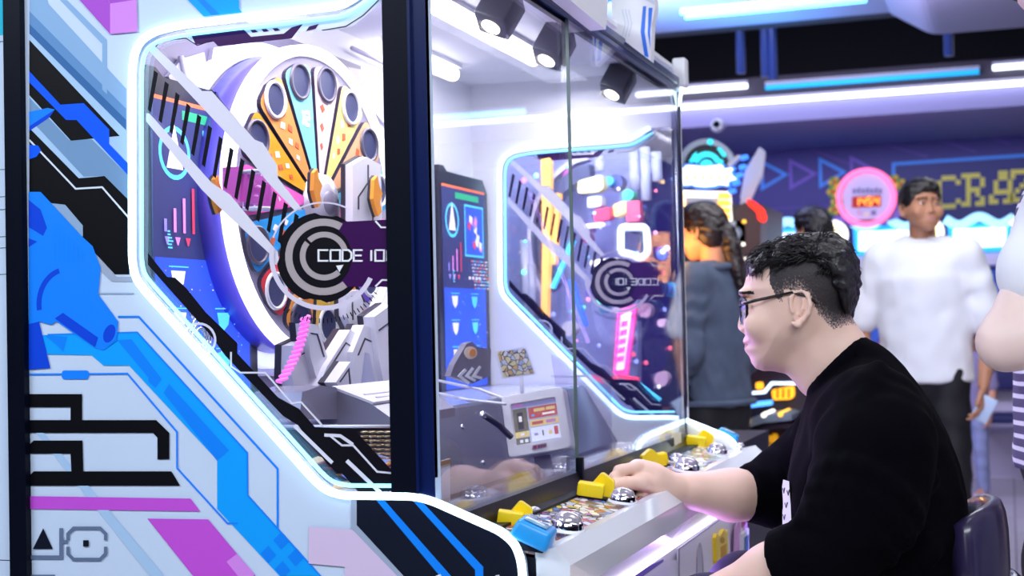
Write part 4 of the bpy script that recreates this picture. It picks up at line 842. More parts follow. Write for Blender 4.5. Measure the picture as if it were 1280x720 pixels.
def person(name, label, pos, yaw, H, mats, head=(0., 0., 0.), hair='short', arms=None, legs=None, group=None, shirt=None, hem=.88, sleeve='short', vis_low=0., res=.009, jacket=False, wide=1.0, headres=.005, hpos=(-.035, 0, 1.60)):
    """standing figure. Local frame: -x forward, +y = its left; metres for a 1.72 m body"""
    s = H/1.72; T = xf((pos[0], pos[1], 0), yaw, s); root = thing(name, label, 'person', (pos[0], pos[1], 0), group)
    sk, sh, tr, hr = mats; J = dict(hipL=(0, .09, .90), hipR=(0, -.09, .90), kneeL=(-.01, .10, .49), kneeR=(-.01, -.10, .49), ankL=(.02, .10, .09), ankR=(.02, -.10, .09),
        shL=(.0, .175*wide, 1.405), shR=(.0, -.175*wide, 1.405), elL=(.02, .235, 1.12), elR=(.02, -.235, 1.12), wrL=(-.05, .245, .87), wrR=(-.05, -.245, .87))
    J.update(arms or {}); J.update(legs or {}); J = {k: V(*v) for k, v in J.items()}
    org = Org(); hx = xf(hpos, head[0], 1.0, head[1], head[2]); hf = head_field(headres, True)
    org.add(hf, 1, head_mat, lambda P: T(hx(P)))
    f = Field((-.3, -.42, 0.0), (.3, .42, 1.62), .011)
    f.chain([(.01, 0, 1.0), (.0, 0, 1.2), (.01, 0, 1.38)], [.10, .105, .10], .04, flat=(V(1, 0, 0), .7)); f.cone((.015, 0, 1.37), (.0, 0, 1.56), .058, .054, .03); f.cone(J['shL'], J['shR'], .05, .05, .04)
    for a in 'LR': f.chain([(0, .09*(1 if a == 'L' else -1), .92), J['knee'+a], J['ank'+a]], [.075, .05, .036], .03); f.cone(J['ank'+a], J['ank'+a]+V(-.14, 0, -.05), .035, .028, .02)
    org.add(f, 1, None, T)
    for a, sg in (('L', 1), ('R', -1)):
        S, El, W = J['sh'+a], J['el'+a], J['wr'+a]; lo = np.minimum(np.minimum(S, El), W)-.22; hi = np.maximum(np.maximum(S, El), W)+.22; g = Field(lo, hi, .0052)
        g.chain([S, (S+El)/2, El], [.046, .043, .036], .02); g.chain([El, El*.65+W*.35, W], [.036, .037, .025], .02); dd = nrm(W-El)
        hand(g, W+dd*.012, dd+V(-.12, 0, -.1), V(.25, sg, .1) if abs(dd[2]) > .6 else V(0, .0, 1), V(-1, 0, .2) if abs(dd[2]) > .6 else V(0, -sg, .2), .35, 1.0, .4)
        org.add(g, 1, None, T)
    org.build('body', [sk, m_eye, m_iris, hr, m_lip], root)
    if hair:
        o = Org(); o.add(hair_cap(.0055, hair, 3), 1, None, lambda P: T(hx(P))); o.build('hair', hr, root)
    # top
    f = Field((-.34, -.46, hem-.05), (.34, .46, 1.56), res)
    f.chain([(.01, 0, hem+.02), (.005, 0, 1.12), (.0, 0, 1.30), (.012, 0, 1.405)], [.185*wide, .172*wide, .180*wide, .10], .05, flat=(V(1, 0, 0), .66), fold=(.005, 9, 1.)); f.cone(J['shL']+V(0, -.02, 0), J['shR']+V(0, .02, 0), .068, .068, .06); f.cone((.015, 0, 1.40), (.008, 0, 1.465), .075, .066, .03)
    for a in 'LR':
        S, El, W = J['sh'+a], J['el'+a], J['wr'+a]
        if sleeve == 'half': f.chain([S, S*.40+El*.60], [.066, .066], .04, fold=(.004, 10, 2.))
        elif sleeve == 'short': f.chain([S, S*.08+El*.92], [.064, .066], .04, fold=(.004, 14, 2.))
        else: f.chain([S, El, W*.85+El*.15], [.070, .060, .048], .035, fold=(.006, 26, 1.))
    f.cut((0, 0, hem), (0, 0, -1)); f.noise(.0022, 34, 5)
    f.cone((.02, 0, 1.42), (-.02, 0, 1.62), .062, .075, .006, sub=True)
    o = Org(); o.add(f, 2, None, T); top = o.build('jacket' if jacket else 'shirt', sh, root)
    # trousers and shoes
    f = Field((-.25, -.3, .05), (.25, .3, 1.06), .011)
    f.chain([(.01, 0, 1.03), (.01, 0, .92)], [.125, .145], .03, flat=(V(1, 0, 0), .72))
    for a in 'LR': f.chain([J['hip'+a], J['knee'+a], J['ank'+a]], [.092, .072, .062], .03, fold=(.004, 18, 0.))
    f.cut((0, 0, .075), (0, 0, -1)); f.noise(.002, 30, 2); o = Org(); o.add(f, 1, None, T); o.build('trousers', tr, root)
    for a in 'LR':
        A = J['ank'+a]; f = Field(A+V(-.25, -.09, -.12), A+V(.1, .09, .07), .007); f.chain([A+V(.03, 0, -.055), A+V(-.06, 0, -.052), A+V(-.15, 0, -.06)], [.042, .044, .033], .02); f.cone(A, A+V(0, 0, -.03), .044, .044, .02); f.cut(A+V(0, 0, -.088), (0, 0, -1))
        o = Org(); o.add(f, 1, None, T); o.build('shoe', M('shoe_pink_white', '#d9b4c8', .5) if shirt == 'child' else M('shoe_dark', '#2b2b33', .5), root)
    return root, T, J
# ------------------------------------------------------------------ the seated player
YM = 2.42
man = thing('person', 'seated man in glasses and black sweatshirt with bare forearm on the control deck', 'person', (-.16, YM, 0))
m_skin = skin('skin_light', '#e6c3b2'); m_fade = M('hair_stubble', '#9a847e', .6, bump=.3, bscale=260)
pm = lambda x, y, Y=YM: atY(x, y, Y)
org = Org(); MH = xf(HC+V(0, YM-2.40, 0), .10, 1.0)
def man_head_mat(c):
    m = head_mat(c); y = np.abs(c[:, 1]); X, Z = c[:, 0], c[:, 2]
    zz = lambda a, b: hp(1000, b)[1]
    # clipped sides and nape
    fade = (y > .02) & (X > hp(963, 350)[0]) & (Z > np.interp(X, [hp(963, 385)[0], hp(978, 385)[0], hp(981, 385)[0], hp(1012, 385)[0], hp(1022, 385)[0], hp(1040, 385)[0], hp(1066, 385)[0]], [zz(0, 352), zz(0, 384), zz(0, 362), zz(0, 366), zz(0, 395), zz(0, 413), zz(0, 404)]))
    fade |= (X > hp(1040, 385)[0]) & (Z > zz(0, 408))
    ear = (y > .0745) & (((X-hp(1001, 385)[0])/.0175)**2+((Z-zz(0, 385))/.029)**2 < 1)
    lowz = np.interp(X, [hp(963, 385)[0], hp(1000, 385)[0], hp(1022, 385)[0], hp(1040, 385)[0], hp(1066, 385)[0]], [zz(0, 384), zz(0, 368), zz(0, 398), zz(0, 416), zz(0, 408)])
    q = (Z-lowz)/.030; u = np.random.default_rng(2).uniform(size=len(c)); ok = fade & ~ear & (m == 0); m[ok & (u < q*1.6+.35)] = 5; m[ok & (u < q*1.3-.02)] = 7; m[ok & (u < q*1.2-.40)] = 6
    return m
org.add(head_field(.0020, True, True), 1, man_head_mat, MH)
f = Field(pm(985, 500, 2.25)-V(.16, .05, .12), pm(1080, 380, 2.6)+V(.1, .05, .06), .005)
f.chain([pm(1085, 520), pm(1062, 480)], [.060, .056], .03)
org.add(f, 2)
# far (right) forearm and hand on the chrome button
El, Wr = atD(962, 622, 2.63), atD(838, 611, 2.565)
f = Field(np.minimum(El, Wr)-V(.20, .12, .10), np.maximum(El, Wr)+V(.12, .12, .12), .0022)
f.chain([atD(1010, 640, 2.64), El, El*.62+Wr*.38, Wr], [.045, .0425, .0405, .0255], .03)
f.cone(El*.6+Wr*.4+V(0, 0, -.006), El*.25+Wr*.75, .030, .022, .03)
D = lambda x, y, t: atD(x, y, t)
# palm: from the wrist up to the raised knuckles
f.chain([D(838, 610, 2.565), D(818, 602, 2.56), D(800, 594, 2.56)], [.0262, .0285, .027], .014)
f.chain([D(826, 606, 2.60), D(802, 600, 2.60)], [.024, .024], .014)
f.chain([D(814, 590, 2.555), D(796, 585, 2.555)], [.014, .0125], .012)
kn = [(D(796, 584.5, 2.545), .0118), (D(793, 586, 2.566), .0118), (D(793, 589, 2.588), .0112), (D(795, 593, 2.608), .0102)]
tips = [[D(778, 588, 2.537), D(768, 597, 2.535), D(765.5, 606, 2.535)], [D(774, 589, 2.560), D(768, 602, 2.560), D(773, 612, 2.557)], [D(777, 594, 2.583), D(776, 609, 2.58), D(785, 617, 2.572)], [D(782, 600, 2.60), D(784, 614, 2.596), D(797, 620, 2.58)]]
for (k0, r), tp in zip(kn, tips): f.chain([D(812, 595, 2.57)*.5+k0*.5, k0]+tp, [r, r, r*.92, r*.84, r*.70], .0032)
f.chain([D(820, 606, 2.545), D(804, 603, 2.532), D(785, 604, 2.522), D(769, 606.5, 2.517), D(763.5, 608, 2.516)], [.017, .0145, .0112, .0098, .007], .005)
f.chain([D(815, 612, 2.555), D(804, 619, 2.545), D(799, 621.5, 2.545)], [.013, .010, .008], .006); f.chain([D(818, 614, 2.57), D(812, 622, 2.565)], [.011, .0085], .006)
org.add(f, 2)
# near (left) forearm resting down towards the knee, hand on the knee
El2, Wr2 = atY(1036, 690, 2.17), V(-.475, 2.225, .715)
f = Field(np.minimum(El2, Wr2)-V(.17, .11, .13), np.maximum(El2, Wr2)+V(.1, .11, .1), .0035)
f.chain([El2+V(.03, 0, .03), El2, El2*.6+Wr2*.4, Wr2], [.045, .044, .041, .026], .03); hand(f, Wr2+nrm(Wr2-El2)*.012, V(-.8, .1, -.45), V(-.3, -.1, 1), V(.2, 1, 0), .45, .95, .4)
org.add(f, 2)
# trunk and legs under the clothes
f = Field((-.62, 2.05, .0), (.10, 2.80, 1.10), .012)
f.chain([(-.13, YM, .62), pm(1105, 620), pm(1085, 520), pm(1065, 470)], [.10, .085, .08, .055], .03); f.cone(pm(1090, 540, 2.28), pm(1090, 540, 2.56), .045, .045, .02)
f.chain([pm(1090, 540, 2.25), El2], [.045, .04], .02); f.chain([pm(1070, 535, 2.58), atD(1010, 640, 2.64)], [.05, .045], .02)
KN = [V(-.468, 2.29, .675), V(-.465, 2.62, .66)]; AN = [V(-.38, 2.28, .24), V(-.38, 2.62, .24)]
for s, kk, an in ((-1, KN[0], AN[0]), (1, KN[1], AN[1])): f.chain([(-.13, YM+.10*s, .60), kk, an], [.085, .052, .038], .03); f.cone(an, an+V(-.13, 0, -.05), .036, .028, .02)
org.add(f, 1)
org.build('body', [m_skin, m_eye, m_iris, m_hair, m_lip, m_fade, M('hair_clipped', '#2c2629', .6, bump=.3, bscale=260), M('hair_short', '#5c4f4e', .6, bump=.3, bscale=260)], man)
# sweatshirt
sil = [(1079, 421), (1096, 428), (1112, 440), (1132, 458), (1150, 482), (1170, 513), (1187, 548), (1199, 580), (1207, 620), (1211, 660), (1212, 722), (1212, 790), (1010, 790), (1000, 722), (990, 660), (984, 620), (986, 590), (994, 555), (1003, 525), (1010, 495), (1018, 486), (1040, 455), (1062, 432)]
f = Field((-.50, 2.02, .58), (.02, 2.80, 1.14), .0050)
f.inflate([(pm(x, y)[0], pm(x, y)[2]) for x, y in sil], YM, .115, lambda x, z: np.interp(z, [.7, .9, .98, 1.03, 1.06, 1.09, 1.13], [.185, .20, .205, .198, .165, .105, .082]))
# far sleeve, pushed up to the elbow
f.chain([pm(1075, 520, 2.58), atD(1000, 595, 2.65), atD(968, 615, 2.635), atD(948, 618, 2.625)], [.078, .070, .062, .050], .03, fold=(.0045, 16, .5))

# near sleeve with bunched folds
S1 = pm(1092, 522, 2.262)
f.chain([S1, atY(1096, 565, 2.195), atY(1082, 628, 2.175), atY(1046, 686, 2.165)], [.080, .078, .074, .064], .04, fold=(.0035, 9, .3))
for (x, y, ang, r, t) in ((1086, 618, .55, .072, .013), (1076, 644, .50, .073, .013), (1060, 667, .55, .068, .012), (1036, 684, .5, .060, .010)):
    c = atY(x, y, 2.165); ax = nrm(El2-S1); u = nrm(np.cross(ax, V(0, 1, .3))); w = np.cross(ax, u)
    f.chain([c+(r*math.cos(q)*u+r*math.sin(q)*w)+ax*.016*math.sin(q*1.5+ang*3) for q in np.linspace(0, 2*PI, 18)], [t]*18, .009)
f.chain([atY(1018, 692, 2.165), atY(1002, 698, 2.165)], [.056, .051], .012)
f.cone(atY(984, 707, 2.165), atY(940, 740, 2.165), .047, .045, .004, sub=True)
f.cone(atD(938, 616, 2.62), atD(880, 612, 2.6), .043, .043, .004, sub=True)
f.cut(atY(979, 706, 2.165), nrm(Wr2-El2)) if False else None
# soft creases over back and side
for pth, t in (([pm(1100, 452, 2.25), pm(1085, 480, 2.21), pm(1062, 505, 2.20)], .006), ([pm(1120, 560, 2.22), pm(1090, 600, 2.20), pm(1080, 660, 2.2)], .007), ([pm(1165, 600, 2.26), pm(1130, 640, 2.23), pm(1100, 700, 2.22)], .007), ([pm(1200, 650, 2.35), pm(1160, 690, 2.25), pm(1110, 715, 2.23)], .006), ([pm(1150, 520, 2.26), pm(1120, 540, 2.22), pm(1095, 548, 2.20)], .005)): f.chain(pth, [t*.5, t, t*.4], .03)
f.noise(.0012, 42, 9)
cn = nrm(V(pm(1011, 492)[2]-pm(1079, 424)[2], 0, pm(1079, 424)[0]-pm(1011, 492)[0])); f.cut(pm(1079, 424), cn)
# ribbed cuffs
for c, ax, r in ((atY(992, 702, 2.165), nrm(Wr2-El2), .0475), (atD(942, 616, 2.622), nrm(Wr-El), .0455)):
    u = nrm(np.cross(ax, V(0, .3, 1))); w = np.cross(ax, u)
    for off in (-.012, 0, .010): f.chain([c-ax*off+r*math.cos(q)*u+r*math.sin(q)*w for q in np.linspace(0, 2*PI, 22)], [.0075]*22, .006)
# ribbed collar
ca, cb = pm(1079, 424), pm(1012, 491); cm = (ca+cb)/2; hd = (cb-ca)/2
u = [cm+hd*.93*math.cos(t)+V(0, .074*math.sin(t), 0)-cn*.003 for t in np.linspace(0, 2*PI, 25)[:-1]]
f.chain(u+[u[0]], [.0085]*25, .006)
o = Org(); o.add(f, 2); o.build('sweatshirt', M('sweatshirt_black', '#030308', .95, spec=.06, bump=.12, bscale=320), man)
rows = [(592, 992, 998), (604, 986, 999), (620, 984, 1001), (636, 985, 1002), (650, 990, 1003)]; mb = MB(); vs = []
for (yy, xa, xb_) in rows:
    for q in np.linspace(0, 1, 5):
        p = pm(xa+(xb_-xa)*q+1, yy); d = max(0., (xa+(xb_-xa)*q-984))*.00135; g = 1-min(1., d/.115); vs.append(V(p[0]-.005*(1-q), YM-.2*math.sqrt(max(0, 1-g*g))-.007, p[2]))
mb.add(vs, [(i*5+j, i*5+j+1, i*5+j+6, i*5+j+5) for i in range(4) for j in range(4)], 0, True)
for k in (6, 8, 12, 16): mb.tube([vs[k]+V(0, -.001, 0), (vs[k]+vs[k+1])/2+V(0, -.002, -.006), vs[k+1]+V(0, -.001, .003)], .0011, 5, 1)
mb.build('shirt_print', [M('print_white', '#eef0f4', .6), M('print_ink', '#3a3a44', .6)], man)
f = Field((-.60, 2.10, .10), (.06, 2.75, .80), .008)
f.ell((-.12, YM, .62), (.15, .19, .12), .03)
for s, kk, an in ((-1, KN[0], AN[0]), (1, KN[1], AN[1])): f.chain([(-.13, YM+.10*s, .63), kk, an], [.095, .068, .058], .03, fold=(.003, 14, 1.))
o = Org(); o.add(f, 1); o.build('trousers', M('trousers_violet_black', '#1c1440', .75, bump=.1), man)
for an in AN:
    f = Field(an+V(-.25, -.09, -.13), an+V(.1, .09, .07), .007); f.chain([an+V(.03, 0, -.05), an+V(-.06, 0, -.05), an+V(-.15, 0, -.058)], [.042, .044, .033], .02); f.cone(an, an+V(0, 0, -.03), .044, .044, .02); f.cut(an+V(0, 0, -.086), (0, 0, -1)); o = Org(); o.add(f, 1); o.build('shoe', M('shoe_dark', '#2b2b33', .5), man)
# hair: clipped crop with a textured mop on top, strand by strand
f = Field((-.15, -.11, -.05), (.12, .11, .16), .003); H3 = lambda x, y, yy=0.: (hp(x, y)[0], yy, hp(x, y)[1])
top = [(936, 352), (934, 338), (941, 324), (950, 313), (966, 302), (990, 294), (1020, 290), (1045, 292), (1062, 305), (1072, 330), (1073, 356), (1068, 380), (1062, 398), (1052, 396), (1040, 372), (1022, 345), (1000, 338), (985, 338), (965, 347), (950, 346)]
f.inflate([hp(*q) for q in top], 0, .035, lambda x, z: np.interp(z, [hp(1000, 395)[1], hp(1000, 345)[1], hp(1000, 320)[1], hp(1000, 290)[1]], [.068, .082, .082, .066]))
f.noise(.0018, 150, 3); o = Org(); o.add(f, 1, None, MH)
rs = np.random.default_rng(11); sm = MB()
for i in range(2600):
    a = rs.uniform(-1.45, 1.45); t = rs.uniform(0, 1)**.9
    cx = np.interp(t, [0, .12, .35, .65, .85, 1], [948, 962, 995, 1030, 1056, 1066]); cy = np.interp(t, [0, .12, .35, .65, .85, 1], [322, 308, 299, 297, 312, 340])
    c0 = V(*H3(1003, 345)); p = V(*H3(cx, cy)); v = p-c0; yy = math.sin(a)*.078; v = v*math.cos(a*.80); p = c0+v+V(0, yy, 0) if abs(a) < 1.45 else p
    nn = nrm(V(v[0], yy*.9, v[2]+.01)); fwd = nrm(V(-1, .15*math.sin(a)+rs.normal()*.25, -.25+rs.normal()*.25) if t < .55 else V(.3+rs.normal()*.5, rs.normal()*.4, -.6*t+.35+rs.normal()*.3))
    Ln = rs.uniform(.018, .042) if t < .6 else rs.uniform(.012, .024); lift = rs.uniform(.15, .6)
    d0 = nrm(fwd+nn*lift); p1 = p+d0*Ln*.5; p2 = p1+nrm(fwd-nn*.45+V(0, 0, -.35 if t < .3 else 0))*Ln*.5; w = nrm(np.cross(d0, nn))*rs.uniform(.0007, .0014); n2 = nn*.0007
    sm.add([p-w-n2, p+w-n2, p+n2*2, p1-w*.8, p1+w*.8, p1+n2*2.2, p2], [(0, 1, 4, 3), (1, 2, 5, 4), (2, 0, 3, 5), (3, 4, 6), (4, 5, 6), (5, 3, 6)], 0)
for i in range(420):    # fringe falling over the forehead
    y0 = rs.uniform(-.066, .066); k = 1-(y0/.075)**2; x0 = 952-8*k; p = V(*H3(x0+rs.uniform(0, 16)+10*(1-k), 322+rs.uniform(-8, 8)+16*(1-k)*.6, y0)); e = V(*H3(933+rs.uniform(-2, 8)+22*(1-k), 350+rs.uniform(-9, 5), y0*1.02+rs.normal()*.004)); mid = (p+e)/2+V(-.010, 0, .010); w = V(0, rs.uniform(.0008, .0016), 0)
    sm.add([p-w, p+w, p+V(-.001, 0, .001), mid-w, mid+w, mid+V(-.0014, 0, .0014), e], [(0, 1, 4, 3), (1, 2, 5, 4), (2, 0, 3, 5), (3, 4, 6), (4, 5, 6), (5, 3, 6)], 0)
sm.v = [tuple(p) for p in MH(np.array(sm.v))]; o.raw(sm, 0); o.build('hair', m_hair, man)
# glasses
mb = MB(); m_fr = M('glasses_black', '#0c0c10', .22, spec=.6); G = lambda x, y, yy: MH(np.array([V(*H3(x, y, yy))]))[0]
for s in (-1, 1):
    lens = [(.031+.0245*math.cos(t)*(1+.12*abs(math.sin(2*t))), .0205*math.sin(t)*(1+.12*abs(math.sin(2*t)))) for t in np.linspace(0, 2*PI, 30)[:-1]]
    L3 = [G(924.5+6*(y/.05)**2*1.4, 389-z/.00132, s*y) for y, z in lens]; mb.tube(L3, .0017, 8, 0, True); mb.tube(L3[26:29]+L3[0:1]+L3[1:12], .0024, 8, 0)
    mb.tube([G(930, 381, s*.057), G(933, 379.5, s*.066), G(945, 376.5, s*.0715), G(990, 366.5, s*.081), G(1008, 371, s*.083), G(1017, 377, s*.080), G(1020, 380.5, s*.078)], [.0028, .003, .0026, .0022, .002, .0022, .0022], 8, 0)
mb.tube([G(924, 383, -.008), G(923, 381, 0), G(924, 383, .008)], .0018, 8, 0)
gls = mb.build('glasses', m_fr, man)
mb = MB()
for s in (-1, 1):
    P = [G(924.5+6*((.031+.023*math.cos(t))/.05)**2*1.4, 389-.0192*math.sin(t)/.00132, s*(.031+.023*math.cos(t))) for t in np.linspace(0, 2*PI, 24)[:-1]]; c = sum(P)/len(P)
    mb.add(P+[c], [(i, (i+1) % len(P), len(P)) for i in range(len(P))], 0)
mb.build('lens', glass('lens_glass', '#f6f8ff', 1.5), gls)
# ================================================================== the player's stool
st = thing('stool', 'dark violet padded swivel stool with chrome back rail behind the seated man', 'stool', (-.12, YM, 0))
m_vin = M('vinyl_violet', '#2a2348', .32, coat=.3, bump=.05, bscale=40)
mb = MB(); mb.lathe((-.12, YM, .47), (0, 0, 1), [(0, 0), (.17, 0), (.19, .02), (.19, .045), (.165, .065), (0, .07)], 36); mb.build('seat', m_vin, st)
# padded back: lies along +X behind the sitter
path = []
for i in range(13):
    a = math.radians(-44+88*i/12); path.append(V(-.220+.19*math.cos(a), YM+.02+.20*math.sin(a), 0))
mb = MB(); c = None; P = []; n = len(path)
for i, p in enumerate(path):
    t = nrm(path[min(i+1, n-1)]-path[max(i-1, 0)]); o = V(t[1], -t[0], 0); e = 1-.25*abs(i/(n-1)*2-1)**3
    for k in range(16):
        q = 2*PI*k/16; sx = math.copysign(abs(math.cos(q))**.7, math.cos(q)); sz = math.copysign(abs(math.sin(q))**.7, math.sin(q)); P.append(V(p[0], p[1], .762)+o*.021*sx+V(0, 0, .098*sz*e))
mb.add(P, [(i*16+k, i*16+(k+1) % 16, (i+1)*16+(k+1) % 16, (i+1)*16+k) for i in range(n-1) for k in range(16)]+[tuple(range(16))[::-1], tuple(range((n-1)*16, n*16))], 0, True); mb.build('backrest', m_vin, st)
m_chr = M('chrome_tube', '#c8ccd8', .1, metal=1.)
mb = MB(); mb.tube([p*V(1, 1, 0)+nrm(p-V(-.220, YM+.02, 0))*.03+V(0, 0, .725) for p in path], .011, 10); mb.tube([V(.0, YM+.02, .73), V(.005, YM+.02, .60), V(.0, YM+.02, .47), V(-.05, YM, .46)], .011, 10); mb.build('back_rail', m_chr, st)
mb = MB(); mb.tube([V(-.12, YM, .47), V(-.12, YM, .06)], .03, 16); mb.lathe((-.12, YM, 0), (0, 0, 1), [(0, .0), (.21, 0), (.21, .012), (.06, .05), (.03, .08)], 36); mb.tube([V(-.12+.15*math.cos(t), YM+.15*math.sin(t), .22) for t in np.linspace(0, 2*PI, 30)[:-1]], .009, 8, 0, True)
for t in (0, 2.1, 4.2): mb.tube([V(-.12, YM, .22), V(-.12+.15*math.cos(t), YM+.15*math.sin(t), .22)], .007, 8)
mb.build('pedestal', m_chr, st)
# ================================================================== other people
def dpos(x, d): p = atD(x, 400, d); return p[0], p[1]
def inv(pos, yaw, s, P): v = (np.asarray(P)-V(pos[0], pos[1], 0))/s; c, sn = math.cos(yaw), math.sin(yaw); return (c*v[0]+sn*v[1], -sn*v[0]+c*v[1], v[2])
sk_w = skin('skin_warm', '#d89a78'); sk_t = skin('skin_tan', '#b98468'); sk_p = skin('skin_pale', '#e6cdc6')
m_tro = M('black_trousers', '#12121a', .7, bump=.1); m_hr2 = M('dark_hair', '#120e10', .42, bump=.35, bscale=120)
# man in white, facing the camera and looking off to the side
pw = dpos(1156, 6.15)
person('person', 'man in loose white T-shirt and black trousers standing before the lit crane machines', pw, math.radians(83), 1.73, (sk_t, m_tee, m_tro, m_hr2), head=(math.radians(36), .17, 0), wide=1.06, hem=.87, arms=dict(elL=(.02, .27, 1.12), elR=(.03, -.262, 1.10), wrL=(-.04, .27, .87), wrR=(-.06, -.24, .86)), headres=.0042, sleeve='short')
s_ = 1.73/1.72; cpn = np.array(xf((pw[0], pw[1], 0), math.radians(83), s_)(np.array([[-.10, -.245, .765]]))[0])
mb = MB(); mb.rbox(cpn, .035, .012, .055, .006, 0, 3, np.array(Matrix.Rotation(.5, 3, 'Y'))); tag(mb.build('paper_packet', M('packet_blue', '#bcd2f2', .5), None, loc=cpn), 'small pale blue packet held low in the hand of the man in white', 'packet')
# woman in denim with a pony tail
ww = dpos(893, 5.45); yw = math.radians(-22)
denim = M('denim_slate', '#4a566c', .8, var=.4, vscale=14, bump=.3, bscale=160)
r, T, J = person('person', 'woman in slate denim jacket with long dark ponytail beside the arcade cabinet', ww, yw, 1.60, (sk_w, denim, m_tro, M('brown_black_hair', '#1c1112', .4, bump=.35, bscale=120)), head=(math.radians(4), -.08, 0), hair='tail', hem=.90, sleeve='long', jacket=True, wide=.95, arms=dict(elL=(.03, .235, 1.12), elR=(.02, -.235, 1.12), wrL=(-.10, .21, .92), wrR=(-.10, -.21, .92)))
q = lambda x, y, z: T(np.array([[x, y, z]]))[0]
MB().tube([q(.02+.075*math.cos(t), .085*math.sin(t), 1.452+.012*math.cos(t)) for t in np.linspace(0, 2*PI, 26)[:-1]], .015, 8, 0, True).build('jacket_collar', denim, r); MB().tube([q(.135*math.cos(t), .19*math.sin(t), .915) for t in np.linspace(0, 2*PI, 30)[:-1]], .012, 8, 0, True).build('jacket_hem', denim, r)
# person half hidden behind the player's head
pb = dpos(1026, 7.3); person('person', 'black haired person in pale shirt mostly hidden behind the seated man', pb, math.radians(-40), 1.72, (sk_w, M('pale_blue_cotton', '#dfe6f2', .8), m_tro, m_hr2), hair='long')
# standing watcher at the edge of the picture
pa = dpos(1425, 2.16); ya_ = PI; sa = 1.80/1.72; ja = lambda x, y, d: inv(pa, ya_, sa, atD(x, y, d))
person('person', 'watcher in white T-shirt with bare bent elbow standing behind the stool', pa, ya_, 1.80, (sk_p, m_tee, M('white_trousers', '#e6e9f4', .8, bump=.2, bscale=18), m_hr2), head=(.5, -.05, 0), arms=dict(shL=ja(1372, 205, 2.06), elL=ja(1258, 428, 2.05), wrL=ja(1365, 408, 1.98), shR=(.02, -.17, 1.40)), legs=dict(hipL=(.01, .09, .9), kneeL=(.03, .10, .48)), wide=.9, res=.007, hpos=(.085, 0, 1.585), sleeve='half')
# striped top, black trousers
stripe = bpy.data.materials.new('striped_knit'); stripe.use_nodes = True; nt = stripe.node_tree; b = nt.nodes['Principled BSDF']; b.inputs['Roughness'].default_value = .8
tc = nt.nodes.new('ShaderNodeTexCoord'); wv = nt.nodes.new('ShaderNodeTexWave'); wv.bands_direction = 'Z'; wv.inputs['Scale'].default_value = 12.5; wv.inputs['Distortion'].default_value = .6; wv.inputs['Detail'].default_value = 0
cr = nt.nodes.new('ShaderNodeValToRGB'); cr.color_ramp.interpolation = 'CONSTANT'; cr.color_ramp.elements[0].color = (*lin('#5a5478'), 1); cr.color_ramp.elements[1].position = .72; cr.color_ramp.elements[1].color = (*lin('#eef0f8'), 1)
nt.links.new(tc.outputs['Object'], wv.inputs['Vector']); nt.links.new(wv.outputs['Fac'], cr.inputs[0]); nt.links.new(cr.outputs[0], b.inputs['Base Color'])
pst = dpos(1340, 2.85); person('person', 'person in striped violet and white top with black trousers at the picture edge', pst, PI, 1.66, (sk_p, stripe, m_tro, m_hr2), legs=dict(kneeL=(.06, .10, .48), ankL=(.16, .10, .09)), wide=.95)
# child-sized figure in pale jeans far back
pc = dpos(1211, 9.2); person('person', 'child in pale jeans and pink trainers far behind the man in white', pc, math.radians(60), 1.08, (sk_w, M('mauve_top', '#8d84a8', .8), M('pale_jeans', '#8f97bd', .8, var=.2, vscale=20), m_hr2), shirt='child', hem=.86)
# ================================================================== background furniture and machines
ch = thing('metal_chair', 'chrome tube chair with dark blue seat far behind the watcher', 'chair', tuple(dpos(1238, 10.0))+(0,))
C0 = V(*ch.location); m_al = M('alu_tube', '#cfccd8', .35, metal=.2)
mb = MB(); mb.rbox(C0+V(0, 0, .45), .22, .21, .03, .02); mb.build('seat', M('seat_blue', '#2a2c66', .5), ch)
mb = MB(); mb.rbox(C0+V(0, .22, .75), .21, .02, .12, .015); mb.build('backrest', MATS['seat_blue'], ch)
for sx in (-1, 1):
    for sy in (-1, 1): mb = MB(); mb.tube([C0+V(.21*sx, .20*sy, .88 if sy > 0 else .45), C0+V(.22*sx, .22*sy, .0)], .014, 8); mb.build('leg', m_al, ch)
    mb = MB(); mb.tube([C0+V(.23*sx, .2, .80), C0+V(.25*sx, .1, .70), C0+V(.25*sx, -.2, .66), C0+V(.22*sx, -.2, .45)], .013, 8); mb.build('armrest', m_al, ch)
# game machine with a winged lit crown, behind the woman
YG = 7.2; gm = thing('game_machine', 'winged arcade machine with glowing white title and red score display behind the woman', 'arcade machine', tuple(atY(900, 400, YG))[:2]+(0,))
gw = lambda name, lst, mats, lab=None: None
def flat(name, par, Y, shapes, mats, dflt=.03):
    """solid shapes cut out in the plane y = Y; each (points, material, thickness, standoff)"""
    mb = MB()
    for sh in shapes: pts, m = sh[0], sh[1]; th = sh[2] if len(sh) > 2 else dflt; off = sh[3] if len(sh) > 3 else 0.; mb.prism([atY(a, b, Y) for a, b in pts], V(0, -1, 0), off-th, off, m)
    return mb.build(name, mats, par)
m_gdk = M('machine_dark', '#171522', .4); m_gbr = M('machine_brown', '#4a2a2c', .4); m_gwh = E('crown_white', '#fff7e6', 1.5); m_gye = E('crown_amber', '#ffc040', 1.6); m_gcy = E('crown_cyan', '#35d6e6', 1.3); m_gbl = E('crown_blue', '#3f8cff', 1.1); m_gre = E('crown_red', '#ff2a1a', 1.6); m_gol = M('crown_steel', '#8e94a6', .3, metal=.5); m_glv = M('wing_lavender', '#cfcfe8', .35)
circ = lambda x, y, r, n=24, k=1.: [(x+r*math.cos(t)*k, y+r*math.sin(t)) for t in np.linspace(0, 2*PI, n+1)[:-1]]
